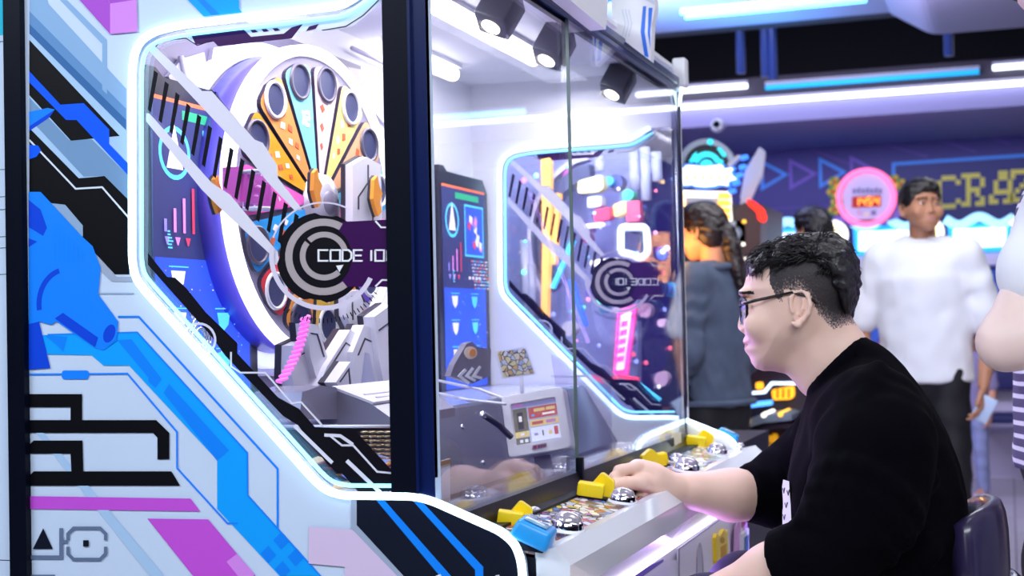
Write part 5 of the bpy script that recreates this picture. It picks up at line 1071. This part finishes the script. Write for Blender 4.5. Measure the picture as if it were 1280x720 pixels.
flat('cabinet_body', gm, YG, [([(838, 255), (952, 255), (952, 640), (838, 640)], 0, .7, -.02)], [m_gdk])
flat('crown_dome', gm, YG, [(arc2(884, 210, 36, 36, 180, 360, 24), 0, .05, 0), (ringpoly(884, 210, 29, 36, 185, 355), 1, .02, .02), (ringpoly(884, 208, 12, 18, 200, 340), 2, .02, .02), (ringpoly(884, 208, 0.5, 8, 180, 360), 2, .02, .02), (circ(889, 178, 3.6), 2, .03, .03), (rounded([(897, 186), (902, 184), (909, 194), (905, 197)], 2), 2, .02, .02), (rounded([(868, 193), (872, 190), (866, 203), (862, 203)], 2), 2, .02, .02), (rounded([(899, 200), (904, 200), (904, 208), (899, 208)], 2), 2, .02, .02)], [m_gdk, m_gol, m_gcy])
rz = random.Random(8); blob = []
for i in range(40): t = 2*PI*i/40; k = 1+.10*math.sin(t*9)+.06*rz.uniform(-1, 1); blob.append((883+38*k*math.copysign(abs(math.cos(t))**.6, math.cos(t)), 221+14.5*k*math.copysign(abs(math.sin(t))**.7, math.sin(t))))
bl2 = [(883+(x-883)*.93, 221+(y-221)*.86) for x, y in blob]
ts = [(blob, 0, .03, .05), (bl2, 1, .03, .058)]
for i in range(6): x = 858+i*10; ts.append((ribbon([(x, 216), (x+4, 226), (x+7, 218)], 1.6), 2, .03, .0605))
flat('title_sign', gm, YG, ts, [m_gbl, m_gwh, M('title_tan', '#c9a85a', .4)])
sc = [([(846, 238), (912, 240), (915, 276), (845, 272)], 0, .06, .02), ([(858, 247), (900, 248), (900, 270), (858, 269)], 3, .01, .025), ([(861, 254), (896, 255), (896, 269), (861, 268)], 1, .01, .028)]
for y in (246, 255, 264, 272): sc += [(rounded([(845, y-4), (857, y-4), (857, y+3), (845, y+3)], 3), 2, .03, .04), (rounded([(899, y-4), (914, y-4), (914, y+3), (899, y+3)], 3), 2, .03, .04)]
for i in range(4): x = 866+i*7; sc.append((ribbon([(x, 257), (x+4, 257), (x+4, 266), (x, 266)], 1.4), 4, .01, .031))
flat('score_display', gm, YG, sc, [m_gwh, M('display_red_dark', '#8a1410', .4), m_gye, M('display_grey', '#d0d0da', .4), m_gre])
for k, (q, m) in enumerate((([(932, 215), (950, 184), (957, 190), (953, 222), (938, 246), (930, 256), (926, 248)], 0), ([(934, 236), (950, 212), (952, 222), (938, 254), (926, 256)], 0), ([(911, 206), (925, 194), (928, 198), (914, 212)], 0))): flat('wing', gm, YG, [(rounded(q, 2), m, .04, .02+.015*k)], [m_glv])
for (x, y) in ((932, 198), (930, 210), (926, 220), (922, 230), (917, 240)): flat('wing_lamp', gm, YG, [(rounded([(x-5, y-2), (x+4, y-4), (x+5, y+1), (x-4, y+4)], 2), 0, .03, .05)], [m_gbl])
flat('side_shoulder', gm, YG, [(rounded([(922, 262), (932, 254), (946, 256), (953, 270), (953, 322), (922, 322)], 4), 0, .2, .06), (rounded([(938, 250), (944, 252), (957, 262), (961, 274), (957, 280), (951, 276), (950, 267), (938, 257)], 3), 1, .06, .1)], [m_gbr, m_gre])
flat('speaker_panel', gm, YG, [(rounded([(886, 277), (934, 277), (934, 309), (888, 309)], 3), 0, .1, .06), ([(892, 284), (910, 284), (910, 300), (892, 300)], 1, .01, .064), (circ(922, 292, 8), 1, .01, .064), (circ(922, 292, 4.5), 0, .01, .068), (rounded([(888, 304), (934, 304), (934, 308), (888, 308)], 1), 2, .01, .066), (circ(933, 278, 2.4), 3, .01, .07)], [M('panel_steel', '#c2c8d2', .35), M('panel_slate', '#8794a8', .35), m_gwh, m_gye])
flat('lower_trim', gm, YG, [([(905, 312), (935, 312), (935, 318), (905, 318)], 0, .05, .05), (circ(930, 322, 4), 1, .05, .05), ([(912, 326), (924, 326), (924, 345), (912, 345)], 2, .05, .05)], [m_gdk, m_gwh, m_gye])
# drum-like console lower down, between the woman and the player
YD = 6.1; dm = thing('drum_machine', 'low arcade console with blue neon outline and yellow bear emblem behind the player', 'arcade machine', tuple(atY(985, 400, YD))[:2]+(0,))
flat('console_body', dm, YD, [([(926, 455), (1024, 440), (1024, 640), (926, 640)], 0, .5, -.01)], [M('console_plum', '#1d1022', .4)])
flat('neon_outline', dm, YD, [(ribbon([(931, 492), (956, 490), (965, 479), (1002, 479)], 3.4), 0, .02, .015), (rounded([(934, 503), (966, 500), (966, 506), (934, 510)], 2), 1, .02, .015)], [E('neon_ice', '#cfe6ff', 2.2), E('neon_azure', '#4f9cff', 2.)])
flat('lit_emblem', dm, YD, [(rounded([(965, 487), (993, 482), (994, 494), (990, 499), (967, 500)], 4), 0, .02, .02), (rounded([(945, 478), (954, 477), (955, 486), (946, 487)], 3), 0, .02, .02)]+[([(972+i*7, 486), (974+i*7, 486), (974+i*7, 497), (972+i*7, 497)], 1, .01, .024) for i in range(3)], [E('emblem_amber', '#ffb020', 1.3), M('emblem_dark', '#7a3a08', .4)])
flat('table_rim', dm, YD, [([(933, 530), (944, 521), (960, 515), (992, 511), (1000, 514), (1000, 520), (965, 524), (946, 530), (936, 536)], 0, .25, .25), (arc2(985, 560, 42, 36, 180, 300, 20)+arc2(985, 560, 35, 29, 300, 180, 20), 1, .2, .2), (circ(967, 514, 3), 2, .25, .26), (circ(987, 513, 3), 3, .25, .26), (ribbon([(934, 533), (943, 525), (950, 521)], 3), 3, .25, .262)], [M('rim_silver', '#8fa0b0', .3, metal=.5), M('rim_plum', '#2b1828', .4), m_gwh, m_gye])
flat('bear_emblem', dm, YD, [(rounded([(951, 545), (953, 541), (957, 544), (968, 543), (970, 540), (975, 542), (975, 564), (952, 565)], 2), 0, .03, .08), ([(956, 552), (970, 551), (970, 553), (956, 554)], 1, .01, .084)], [E('bear_amber', '#f2a814', .6), M('bear_line', '#a06a08', .4)])
bn = thing('bench', 'purple padded bench behind the white deck end of the cabinet', 'bench', tuple(atY(978, 400, 5.85))[:2]+(0,)); B0 = V(*bn.location)
zb = atY(972, 572, 5.85)[2]
mb = MB(); mb.rbox(B0+V(.02, 0, zb-.03), .16, .14, .035, .02); mb.build('seat', M('bench_purple', '#3d2464', .45), bn)
for sx in (-1, 1):
    for sy in (-1, 1): MB().tube([B0+V(.12*sx, .10*sy, zb-.06), B0+V(.13*sx, .11*sy, 0)], .015, 8).build('leg', m_chr, bn)
# crane machines with wavy lit headers along the back wall
YC = 10.9; m_cb = M('crane_body', '#d8cfe4', .4); m_hd = E('header_ice', '#eaf8ff', 1.5); m_hb = E('header_blue', '#22a6ff', 1.1); m_wv = E('header_wave', '#9fdcff', 1.3)
for k, (x0, x1, lab) in enumerate(((938, 1058, 'crane machine with wavy lit header, partly behind the seated man'), (1062, 1176, 'crane machine with wavy lit header, under the round score sign'), (1180, 1292, 'crane machine with wavy lit header, beneath the yellow pixel lettering'))):
    g = thing('crane_machine', lab, 'crane machine', tuple(atY((x0+x1)/2, 400, YC))[:2]+(0,), 'crane machines along the back wall'); w = x1-x0; sl = -3*k+2
    a, b = x0+w*.06, x0+w*.73
    lx = lambda pts: [(x+(y-325)*.021, y) for x, y in pts]; x0, x1 = x0+1, x1-5
    flat('cabinet_body', g, YC, [(lx(s_[0]),)+s_[1:] for s_ in [([(x0, 318+sl), (x1, 316+sl), (x1, 334+sl), (x0, 336+sl)], 0, .55, 0), ([(x0, 455), (x1, 455), (x1, 604), (x0, 604)], 0, .55, 0), ([(x0, 334), (x0+4, 334), (x0+4, 456), (x0, 456)], 0, .55, 0), ([(x1-4, 334), (x1, 334), (x1, 456), (x1-4, 456)], 0, .55, 0), ([(x0+4, 334), (x1-4, 334), (x1-4, 456), (x0+4, 456)], 1, .02, -.5)]], [m_cb, E('crane_interior_glow', '#5a7fd8', .35)])  # back panel glows in place of lighting inside the crane
    flat('header', g, YC, [(rounded([(a-2, 285+sl), (b+2, 282+sl), (b, 318+sl), (a, 321+sl)], 2), 0, .04, .03), (rounded([(a+5, 291+sl), (b-4, 288+sl), (b-4, 312+sl), (a+5, 315+sl)], 2), 1, .02, .04)], [m_hb, m_hd])
    tp = [atY(x, 281+sl+5*math.sin((x-a)/(b-a)*2*PI*1.5)-(x-a)*.02, YC)+V(0, -.03, 0) for x in np.linspace(a-5, b+6, 26)]; MB().tube(tp, .034, 10).build('header_wave', m_wv, g)
    c = atY(x0+w*.86, 292+sl, YC); mb = MB(); mb.lathe(c, V(0, -1, 0), [(0, .05), (.05, .05), (.068, .03), (.07, 0)], 24, 0); mb.build('round_lamp', E('lamp_cream', '#f2ecb8', .95), g)
    mb = MB(); mb.tube([c+V(.09*math.cos(t), -.04, .09*math.sin(t)) for t in np.linspace(-1.0, 2.6, 20)], .022, 8, 0); mb.build('lamp_arc', E('lamp_arc', '#fff4e4', 1.6), g)
    MB().prism([atY(x, y, YC) for x, y in ((x0+4, 334), (x1-4, 334), (x1-4, 456), (x0+4, 456))], V(0, -1, 0), -.006, 0).build('window_pane', glass('crane_glass', '#f4f6ff', 1.), g)
    mb = MB(); rr = random.Random(k)
    for i in range(26): p = atY(rr.uniform(x0+14, x1-16), rr.uniform(425, 455), YC+.25)+V(0, rr.uniform(-.1, .15), 0); mb.ball(p, rr.uniform(.04, .07), rr.randrange(3), 8)
    o = mb.build('toy_heap', [M('toy_pink', '#d86ab8', .6), M('toy_cyan', '#3ac8e8', .6), M('toy_white', '#eee6f2', .6)], g); tag(o, kind='stuff')
    cc = atY(x0+w*.5, 345, YC+.25); mb = MB(); mb.tube([cc, cc-V(0, 0, .2)], .012, 8, 0)
    for t in (0, 2.1, 4.2): mb.tube([cc-V(0, 0, .2), cc+V(.08*math.cos(t), .08*math.sin(t), -.27), cc+V(.03*math.cos(t), .03*math.sin(t), -.36)], .008, 6, 0)
    mb.build('claw', MATS['chrome'], g)
# round score sign with flowers
YR = 10.75; rs_ = thing('score_sign', 'round pink-rimmed sign with red digital number and flowers on a crane machine', 'sign', tuple(atY(1083, 281, YR)))
flat('sign_disc', rs_, YR, [(circ(1083, 247, 31, 36), 0, .05, 0)]+[([(1066+i*5.4, 236), (1070+i*5.4, 236-(i % 2)*2), (1070+i*5.4, 242), (1066+i*5.4, 242)], 1, .005, .004) for i in range(7)]+[(circ(1074, 266, 3.2, 12), 2, .005, .004), (circ(1083, 268, 3.6, 12), 3, .005, .004), ([(1089, 263), (1095, 263), (1095, 269), (1089, 269)], 1, .005, .004)], [M('disc_lilac', '#c9bfe0', .4), M('disc_ink', '#7a70a0', .5), M('disc_pink', '#e0a8c8', .5), M('disc_cream', '#e8d8c8', .5)])
cen = atY(1083, 247, YR); mb = MB(); mb.tube([cen+V(.197*math.cos(t), -.02, .197*math.sin(t)) for t in np.linspace(0, 2*PI, 40)[:-1]], .02, 8, 0, True); mb.build('sign_rim', E('rim_pink', '#ff6ea0', 1.5), rs_)
SEG = {'1': 'bc', '4': 'bcfg', '5': 'acdfg'}; SP = {'a': ((0, 0), (1, 0)), 'b': ((1, 0), (1, .5)), 'c': ((1, .5), (1, 1)), 'd': ((0, 1), (1, 1)), 'e': ((0, .5), (0, 1)), 'f': ((0, 0), (0, .5)), 'g': ((0, .5), (1, .5))}
dg = [(rounded([(1065, 246), (1101, 244), (1101, 258), (1065, 260)], 1), 0, .02, .012)]
for i, chd in enumerate('1454'):
    for sgm in SEG[chd]: (u0, v0), (u1, v1) = SP[sgm]; x = 1068.5+i*8.2; dg.append((ribbon([(x+5*u0, 248+9*v0-i*.4), (x+5*u1, 248+9*v1-i*.4)], 1.7), 1, .005, .017))
flat('digit_display', rs_, YR, dg, [E('digit_back', '#a01206', .5), E('digit_amber', '#ff9a30', 1.9)])
rr = random.Random(3)
for (x, y) in ((1043, 228), (1041, 240), (1046, 252), (1118, 226), (1126, 231), (1043, 262)):
    c = atY(x, y, YR-.0); mb = MB()
    for i in range(6): t = i*PI/3; mb.ball(c+V(.026*math.cos(t), -.01, .026*math.sin(t)), .02, i % 2, 8, (1, .5, 1))
    mb.ball(c+V(0, -.02, 0), .016, 2, 8); mb.build('flower', [M('petal_green', '#6f9a3c', .5), M('petal_yellow', '#d8b83a', .5), M('flower_core', '#c8603a', .5)], rs_)
mb = MB()
for s in (-1, 1): mb.prism([cen+V(s*a, 0, b) for a, b in rounded([(.05, -.2), (.24, -.15), (.25, .0), (.22, .12), (.1, .1)], .03, 3)], V(0, -1, 0), -.04, -.03, 0)
mb.prism([cen+V(a, 0, b) for a, b in ((-.14, -.16), (.14, -.16), (.14, -.20), (-.14, -.20))], V(0, -1, 0), -.06, 0, 0); mb.build('sign_back', M('sign_violet', '#6a52c0', .4), rs_)
# ================================================================== arcade cabinet beyond the far panel
nb = thing('prize_cabinet', 'colourful lit prize cabinet seen through the far window of the coin pusher', 'arcade machine', (-1.0, 4.0, 0)); Yn = 4.02
def nf(name, shapes, mats): return flat(name, nb, Yn, shapes, mats)
nf('back_panel', [([(560, 60), (760, 60), (760, 620), (560, 620)], 0, .05, -.35)], [M('prize_backing', '#aab0ea', .5, var=.3, vscale=9)])
nf('arch_rib', [(ringpoly(735, 300, 82, 100, 140, 262, k=.8), 0, .06, -.1), (ringpoly(735, 300, 106, 112, 140, 262, k=.8), 1, .06, -.1)], [M('rib_slate', '#4b5272', .4), m_glv])
nf('orange_tube', [(rounded([(676, 196), (688, 196), (687, 300), (684, 400), (676, 400), (678, 300)], 3), 0, .03, 0), (rounded([(690, 240), (696, 240), (690, 330), (684, 330)], 3), 0, .03, -.03)], [E('tube_orange', '#ffb050', 1.2)])
nf('toy_block', [(rounded([(722, 226), (752, 218), (755, 234), (748, 240), (722, 242)], 4), 0, .05, 0)], [M('toy_yellow', '#e8e29a', .5)])
nf('toy_block', [(rounded([(734, 246), (752, 244), (752, 258), (734, 260)], 4), 0, .05, 0), (rounded([(742, 264), (762, 258), (764, 274), (744, 278)], 3), 1, .05, .01)], [M('toy_grey', '#c8ccd6', .5), M('toy_red', '#d8405a', .5)])
nf('toy_block', [(rounded([(766, 256), (782, 250), (786, 264), (768, 272)], 4), 0, .05, 0), (circ(786, 244, 7, 14), 1, .05, .01), (rounded([(784, 252), (800, 250), (802, 276), (784, 278)], 3), 2, .04, .01)], [E('toy_amber', '#ffd070', .9), M('toy_green', '#3ac890', .5), M('toy_coral', '#e0506a', .5)])
mb = MB(); mb.tube([atY(x, y, Yn) for x, y in rounded([(776, 284), (808, 284), (810, 316), (800, 324), (790, 318), (776, 316)], 6, 3)], .011, 8, 0, True); mb.build('neon_frame', E('neon_white', '#e8fbff', 1.6), nb)
nf('neon_bar', [(rounded([(740, 326), (772, 322), (772, 329), (740, 333)], 3), 0, .03, .02), (rounded([(724, 282), (756, 278), (756, 283), (724, 287)], 2), 0, .03, .02), ([(745, 345), (830, 338), (830, 343), (745, 352)], 1, .02, 0)], [m_gwh, E('bar_rose', '#e8506a', .8)])
nf('neon_column', [(rounded([(772, 388), (796, 380), (784, 470), (766, 470)], 3), 0, .02, 0), (rounded([(777, 394), (790, 389), (780, 462), (771, 463)], 2), 1, .02, .006)]+[([(778-i*1.2, 402+i*11), (786-i*1.2, 400+i*11), (785-i*1.2, 407+i*11), (777-i*1.2, 409+i*11)], 0, .01, .01) for i in range(5)], [E('column_pink', '#ff4fa8', 1.4), E('column_white', '#fff0fa', 1.6)])
nf('neon_tube', [(ribbon([(738, 470), (760, 478), (776, 470), (800, 474)], 4), 0, .02, .02), (ribbon([(800, 480), (826, 500)], 4), 1, .02, .02), (ribbon([(690, 360), (716, 300)], 5), 1, .02, .0), (ribbon([(712, 350), (730, 408)], 6), 2, .03, 0)], [E('tube_red', '#ff3f66', 1.2), E('tube_cyan', '#50d8ff', 1.2), E('tube_blue', '#3f6cff', 1.)])
rr = random.Random(21)
for (x, y0, y1) in ((792, 186, 236), (806, 184, 250), (820, 190, 226), (748, 196, 214), (656, 300, 392), (664, 330, 400)):
    MB().tube([atY(x, y0, Yn+.1), atY(x+2, y1, Yn+.1)], .016, 10).build('hanging_tube', M('tube_grey', '#b4b8cc', .35), nb)
bok = ('#ffffff', '#8fe0ff', '#ff9ad0', '#ffd070', '#9aa8ff', '#ff6a80', '#70ffd0')
for i in range(60):
    x, y = rr.uniform(650, 838), rr.uniform(195, 520)
    if y > 350+(x-640)*.75+20: continue
    c = atY(x, y, Yn+rr.uniform(-.1, .25)); MB().ball(c, rr.uniform(.004, .009), 0, 6).build('bokeh_glow', E('bokeh_%d' % (i % 7), bok[i % 7], 2.2), nb)  # random glowing balls added to imitate blurred light spots
for i in range(46):
    x, y = rr.uniform(655, 835), rr.uniform(200, 500); r = rr.uniform(4, 11)
    if y > 350+ (x-640)*.55+40: continue
    nf('prize_ball', [(circ(x, y, r, 12, .9), 0, .05, rr.uniform(-.2, -.05))], [M('prize_%d' % (i % 7), ('#5a7fe0', '#e8e6f2', '#c85ab0', '#3fb8e0', '#8a6ae0', '#f0c8e0', '#30407a')[i % 7], .4)])
MB().box(-1.3, -.7, 3.9, 4.4, 0, .82).build('cabinet_base', m_gdk, nb)
# ================================================================== room
def S_(o): o['kind'] = 'structure'; return o
fl = bpy.data.materials.new('floor_tile'); fl.use_nodes = True; nt = fl.node_tree; b = nt.nodes['Principled BSDF']; b.inputs['Roughness'].default_value = .22
tc = nt.nodes.new('ShaderNodeTexCoord'); bk = nt.nodes.new('ShaderNodeTexBrick'); bk.offset = 0; bk.inputs['Scale'].default_value = 1.6; bk.inputs['Color1'].default_value = (*lin('#cfc6ca'), 1); bk.inputs['Color2'].default_value = (*lin('#d6ced2'), 1); bk.inputs['Mortar'].default_value = (*lin('#8a8090'), 1); bk.inputs['Mortar Size'].default_value = .006; bk.inputs['Brick Width'].default_value = 1.; bk.inputs['Row Height'].default_value = 1.
nt.links.new(tc.outputs['Object'], bk.inputs['Vector']); nt.links.new(bk.outputs['Color'], b.inputs['Base Color'])
S_(MB().box(-7, 6, -3, 12.2, -.1, 0).build('floor', fl))
m_wall = M('wall_violet', '#2b1c80', .5, var=.18, vscale=.7)
YW = 12.0; mb = MB(); mb.box(-7, 6, YW, YW+.1, 0, 3.8, 0)
def wl(pts, m, o=.002): mb.poly([atY(x, y, YW-o) for x, y in pts], NF, m)
wl(ribbon([(930, 216), (941, 199), (978, 172), (1300, 153.5)], 4.2), 1); wl([(1116, 204), (1300, 192.5), (1300, 278), (1116, 278)], 3, .003); wl(ribbon([(1117, 232), (1117, 205), (1300, 193)], 4.2), 1, .004)
for q in ([(905, 158), (990, 178), (1130, 230)], [(1000, 150), (1160, 196)], [(1090, 146), (1220, 190)], [(1150, 142), (1262, 180)], [(1200, 138), (1300, 172)], [(1245, 135), (1300, 155)]): wl(ribbon(q, 2.6), 2, .0015)
for q in ([(905, 194), (1060, 180), (1300, 168)], [(950, 262), (1050, 256)]): wl(ribbon(q, 2.4), 2, .0028)
for i, (a, c_) in enumerate((((950, 199), 1), ((986, 198), 2), ((1023, 196), 1), ((1062, 194), 2))):
    x, y = a; t = [(x, y), (x+36, y+19), (x+1, y+40)]; k = [(x+4, y+7), (x+28, y+19.5), (x+5, y+33)]
    mb.prism([atY(p[0], p[1], YW-.002) for p in t], NF, 0, .003, 1 if c_ == 1 else 4, holes=[[atY(p[0], p[1], YW-.002) for p in k]])
PXL = {'C': ['01110', '10001', '10000', '10000', '10000', '10001', '01110'], 'R': ['11110', '01001', '01001', '01110', '01010', '01001', '11011'], 'A': ['00110', '00110', '01001', '01001', '01111', '10001', '11011'], 'Z': ['11111', '10001', '00010', '00100', '01000', '10001', '11111']}
for L_, x0, y0 in (('C', 1171, 220), ('R', 1201.5, 217), ('A', 1236, 214), ('Z', 1263, 212)):
    for r_, row in enumerate(PXL[L_]):
        for c_, v in enumerate(row):
            if v == '1': x, y = x0+c_*5.9, y0+r_*5.9-c_*.25; wl([(x, y), (x+6, y-.2), (x+6, y+5.9), (x, y+6)], 5, .006)
S_(mb.build('wall_back', [m_wall, M('wall_paint_blue', '#3f9cff', .5), M('wall_paint_violet', '#53309c', .5), M('wall_board_navy', '#1c1f72', .5), M('wall_paint_lilac', '#7a52c8', .5), M('pixel_yellow', '#f0e25a', .5)]))
m_ws = M('wall_dusk', '#3a3458', .6)
S_(MB().box(-7.1, -7, -3, 12.2, 0, 3.8).build('wall_left', m_ws)); S_(MB().box(6, 6.1, -3, 12.2, 0, 3.8).build('wall_right', m_ws)); S_(MB().box(-7, 6, -3.1, -3, 0, 3.8).build('wall_front', m_ws))
S_(MB().box(-7.1, 6.1, -3.1, 12.2, 3.7, 3.8).build('ceiling', M('ceiling_void', '#0d0b14', .8)))
zs = 2.92
mb = MB(); mb.box(-7, 6, -3, 8.55, zs, zs+.10, 0); S_(mb.build('trim_1', M('soffit_lilac', '#847f92', .6)))
c0, c1 = atZ(1112, 26, zs-.0), atZ(1300, 18, zs); mb = MB(); mb.prism([V(x, 7.2, z) for x, z in rounded([(c0[0], zs-.001), (6, zs-.001), (6, zs-.16), (c0[0]+.25, zs-.16)], .05, 3)], V(0, 1, 0), 0, 1.3, 0); S_(mb.build('trim_2', MATS['soffit_lilac']))
YB_ = 10.25; z0, z1, z2 = [atY(1000, y, YB_)[2] for y in (150, 117, 96)]
mb = MB(); mb.box(-7, 6, YB_, YW, z1, z2+.02, 0); mb.box(-7, 6, YB_+.02, YW, z0, z1, 1); S_(mb.build('trim_3', [M('bulkhead_dusk', '#3d3644', .6), M('fascia_lilac', '#8f8ab8', .6)]))
mb = MB(); mb.box(-7, 6, 8.55, 8.7, zs, 3.72, 0); S_(mb.build('trim_4', MATS['ceiling_void']))
mb = MB(); mb.box(-7, 6, YW-.06, YW-.01, z2+.03, 3.7, 0); S_(mb.build('void_shade_board', MATS['ceiling_void']))  # dark board added over the wall, standing in for shade in the gap
# hanging rods in the ceiling gap
for k, (x, y0, y1) in enumerate(((925, 40, 92), (956, 48, 96), (965, 46, 100), (1185, 30, 70))):
    p = atY(x, y0, 9.4); tag(MB().tube([V(p[0], 9.4, 3.7), V(p[0], 9.4, atY(x, y1, 9.4)[2])], .03, 8).build('ceiling_rod', M('rod_blue', '#2b3f78', .4)), ('thin dark rod hanging in the ceiling gap, leftmost one', 'blue-lit ceiling rod, left one of the close pair', 'blue-lit ceiling rod, right one of the close pair', 'ceiling rod hanging alone at the right end of the gap')[k], 'rod', 'ceiling rods')
# linear lights
def lamp(name, lab, p0, p1, r, col, es, grp=None, flat_=1.0):
    root = thing(name, lab, 'ceiling light', tuple((np.array(p0)+np.array(p1))/2), grp)
    mb = MB(); mb.tube([p0, p1], r, 10); mb.build('tube', E('lin_'+name+col, col, es), root)
    d = nrm(np.array(p1)-p0); u = V(0, 0, 1); mb = MB(); mb.obox((np.array(p0)+p1)/2+V(0, .02 if abs(d[0]) > .5 else 0, r+.012), (np.array(p1)-p0)/2*1.005, V(0, r*1.3, 0), V(0, 0, .012)); mb.build('housing', M('housing_white', '#cfcad8', .5), root)
    return root
yl = YB_-.034
zz = lambda x, y: atY(x, y, yl)
lamp('strip_light', 'longest white strip light running along the bulkhead', V(-4.5, yl, zz(1065, 119)[2]), V(4.5, yl, zz(1065, 119)[2]), .0155, '#eaf6ff', 4.5)
a_, b_ = zz(957, 108), zz(1224, 91); lamp('tube_light', 'cyan tube light above the white strip', V(a_[0], yl, (a_[2]+b_[2])/2), V(b_[0], yl, (a_[2]+b_[2])/2), .017, '#1fa8e8', 1.1)
a_, b_ = zz(838, 114), zz(934, 108); lamp('tube_light', 'short white tube light beside the cabinet top corner', V(a_[0], yl, a_[2]*.5+b_[2]*.5), V(b_[0], yl, a_[2]*.5+b_[2]*.5), .0165, '#eaf6ff', 4.)
a_ = zz(1241, 85); lamp('tube_light', 'white tube light on the bulkhead near the watcher\'s head', V(a_[0], yl, a_[2]), V(a_[0]+1.1, yl, a_[2]), .0165, '#eaf6ff', 4.)
lamp('tube_light', 'cyan tube light mirrored in the cabinet glass', V(1.9, yl, a_[2]-.06), V(2.9, yl, a_[2]-.06), .018, '#8fe8ff', 3.)
for k, (q0, q1) in enumerate((((846, 12), (1125, -4)), ((853, 19), (1085, 5)))):
    a_, b_ = atZ(*q0, zs-.026), atZ(*q1, zs-.026); ym = (a_[1]+b_[1])/2
    lamp('soffit_tube', ('upper of two cyan soffit tubes', 'lower of two cyan soffit tubes')[k]+' over the arcade machines', V(a_[0], ym, zs-.026), V(b_[0], ym, zs-.026), .0095, '#6fdcff', 2.0)
cc = thing('security_camera', 'small white dome security camera on the fascia above the winged machine', 'camera', tuple(atY(897, 157, YB_+.0))); c = atY(897, 157, YB_)
mb = MB(); mb.lathe(c+V(0, .01, 0), V(0, -1, 0), [(.05, 0), (.05, .02), (.03, .04), (0, .04)], 16); mb.rbox(c+V(.02, -.09, -.01), .035, .06, .035, .02, 0, 3); mb.build('camera_body', m_white, cc); MB().lathe(c+V(.02, -.15, -.01), V(0, -1, 0), [(.026, 0), (.02, .012), (0, .016)], 14).build('camera_lens', m_blk, cc)
# ================================================================== lights; the hall's unseen ceiling fills were added without fixtures
def area(name, loc, target, sx, sy, e, col=(1, 1, 1), spread=None):
    l = bpy.data.lights.new(name, 'AREA'); l.shape = 'RECTANGLE'; l.size = sx; l.size_y = sy; l.energy = e; l.color = col
    if spread: l.spread = spread
    o = bpy.data.objects.new(name, l); COL.objects.link(o); o.location = loc; o.rotation_euler = (Vector(target)-Vector(loc)).to_track_quat('-Z', 'Y').to_euler(); return o
area('hall_fill', (.6, -.2, 2.85), (-.6, 1.9, .9), 2.4, 1.2, 125, (.90, .95, 1.))
area('hall_fill', (-2.2, .1, 2.85), (-1.1, 1.8, .9), 1.6, 1.0, 80, (.80, .90, 1.))
area('hall_fill', (.5, 2.6, 2.88), (.3, 2.6, 0), 1.2, 2.2, 30, (.95, .95, 1.))
area('hall_fill', (-.4, 5.3, 2.88), (-.4, 5.6, 0), 2.5, 1.2, 60, (.9, .92, 1.))
area('hall_fill', (-2.0, 7.6, 2.86), (-1.0, 12.0, 1.9), 3.6, .8, 185, (.62, .62, 1.))  # fill added to brighten the back wall
area('hall_fill', (.2, 7.7, 2.88), (.2, 8.6, 0), 1.0, 1.2, 95, (.95, .93, 1.))  # fill added to brighten the far floor and chair
area('blue_wash', (-2.0, 7.7, 2.5), (-1.9, 7.6, 3.), 2.6, .5, 42, (.06, .40, 1.))
area('case_light', (-.97, 2.6, 1.735), (-.97, 2.6, 0), .10, 1.4, 13, (1., .98, .98))
area('case_light', (-1.08, 2.1, 1.735), (-1.12, 2.2, 1.2), .16, .4, 1.2, (1., .97, 1.))
area('strip_glow', (-.58, 2.6, .705), (.2, 2.6, 1.0), .03, 1.5, 6.0, (.60, .32, 1.))
area('prize_fill', (-.98, 3.62, 1.72), (-.98, 4.1, 1.2), .5, .2, 22, (.85, .9, 1.))  # added fill that brightens the prize cabinet, no fixture there
area('floor_glow', (-.55, 3.3, .35), (-.2, 4.2, 0.), .1, 1.2, 8, (.35, .25, 1.))
pl_ = bpy.data.lights.new('machine_glow', 'POINT'); pl_.energy = 9; pl_.color = (1., .42, .1); pl_.shadow_soft_size = .12; po = bpy.data.objects.new('machine_glow', pl_); COL.objects.link(po); po.location = tuple(atD(832, 330, 5.35))
w = bpy.data.worlds.new('world'); SC.world = w; w.use_nodes = True; bg = w.node_tree.nodes['Background']; bg.inputs[0].default_value = (.30, .36, .6, 1); bg.inputs[1].default_value = .25
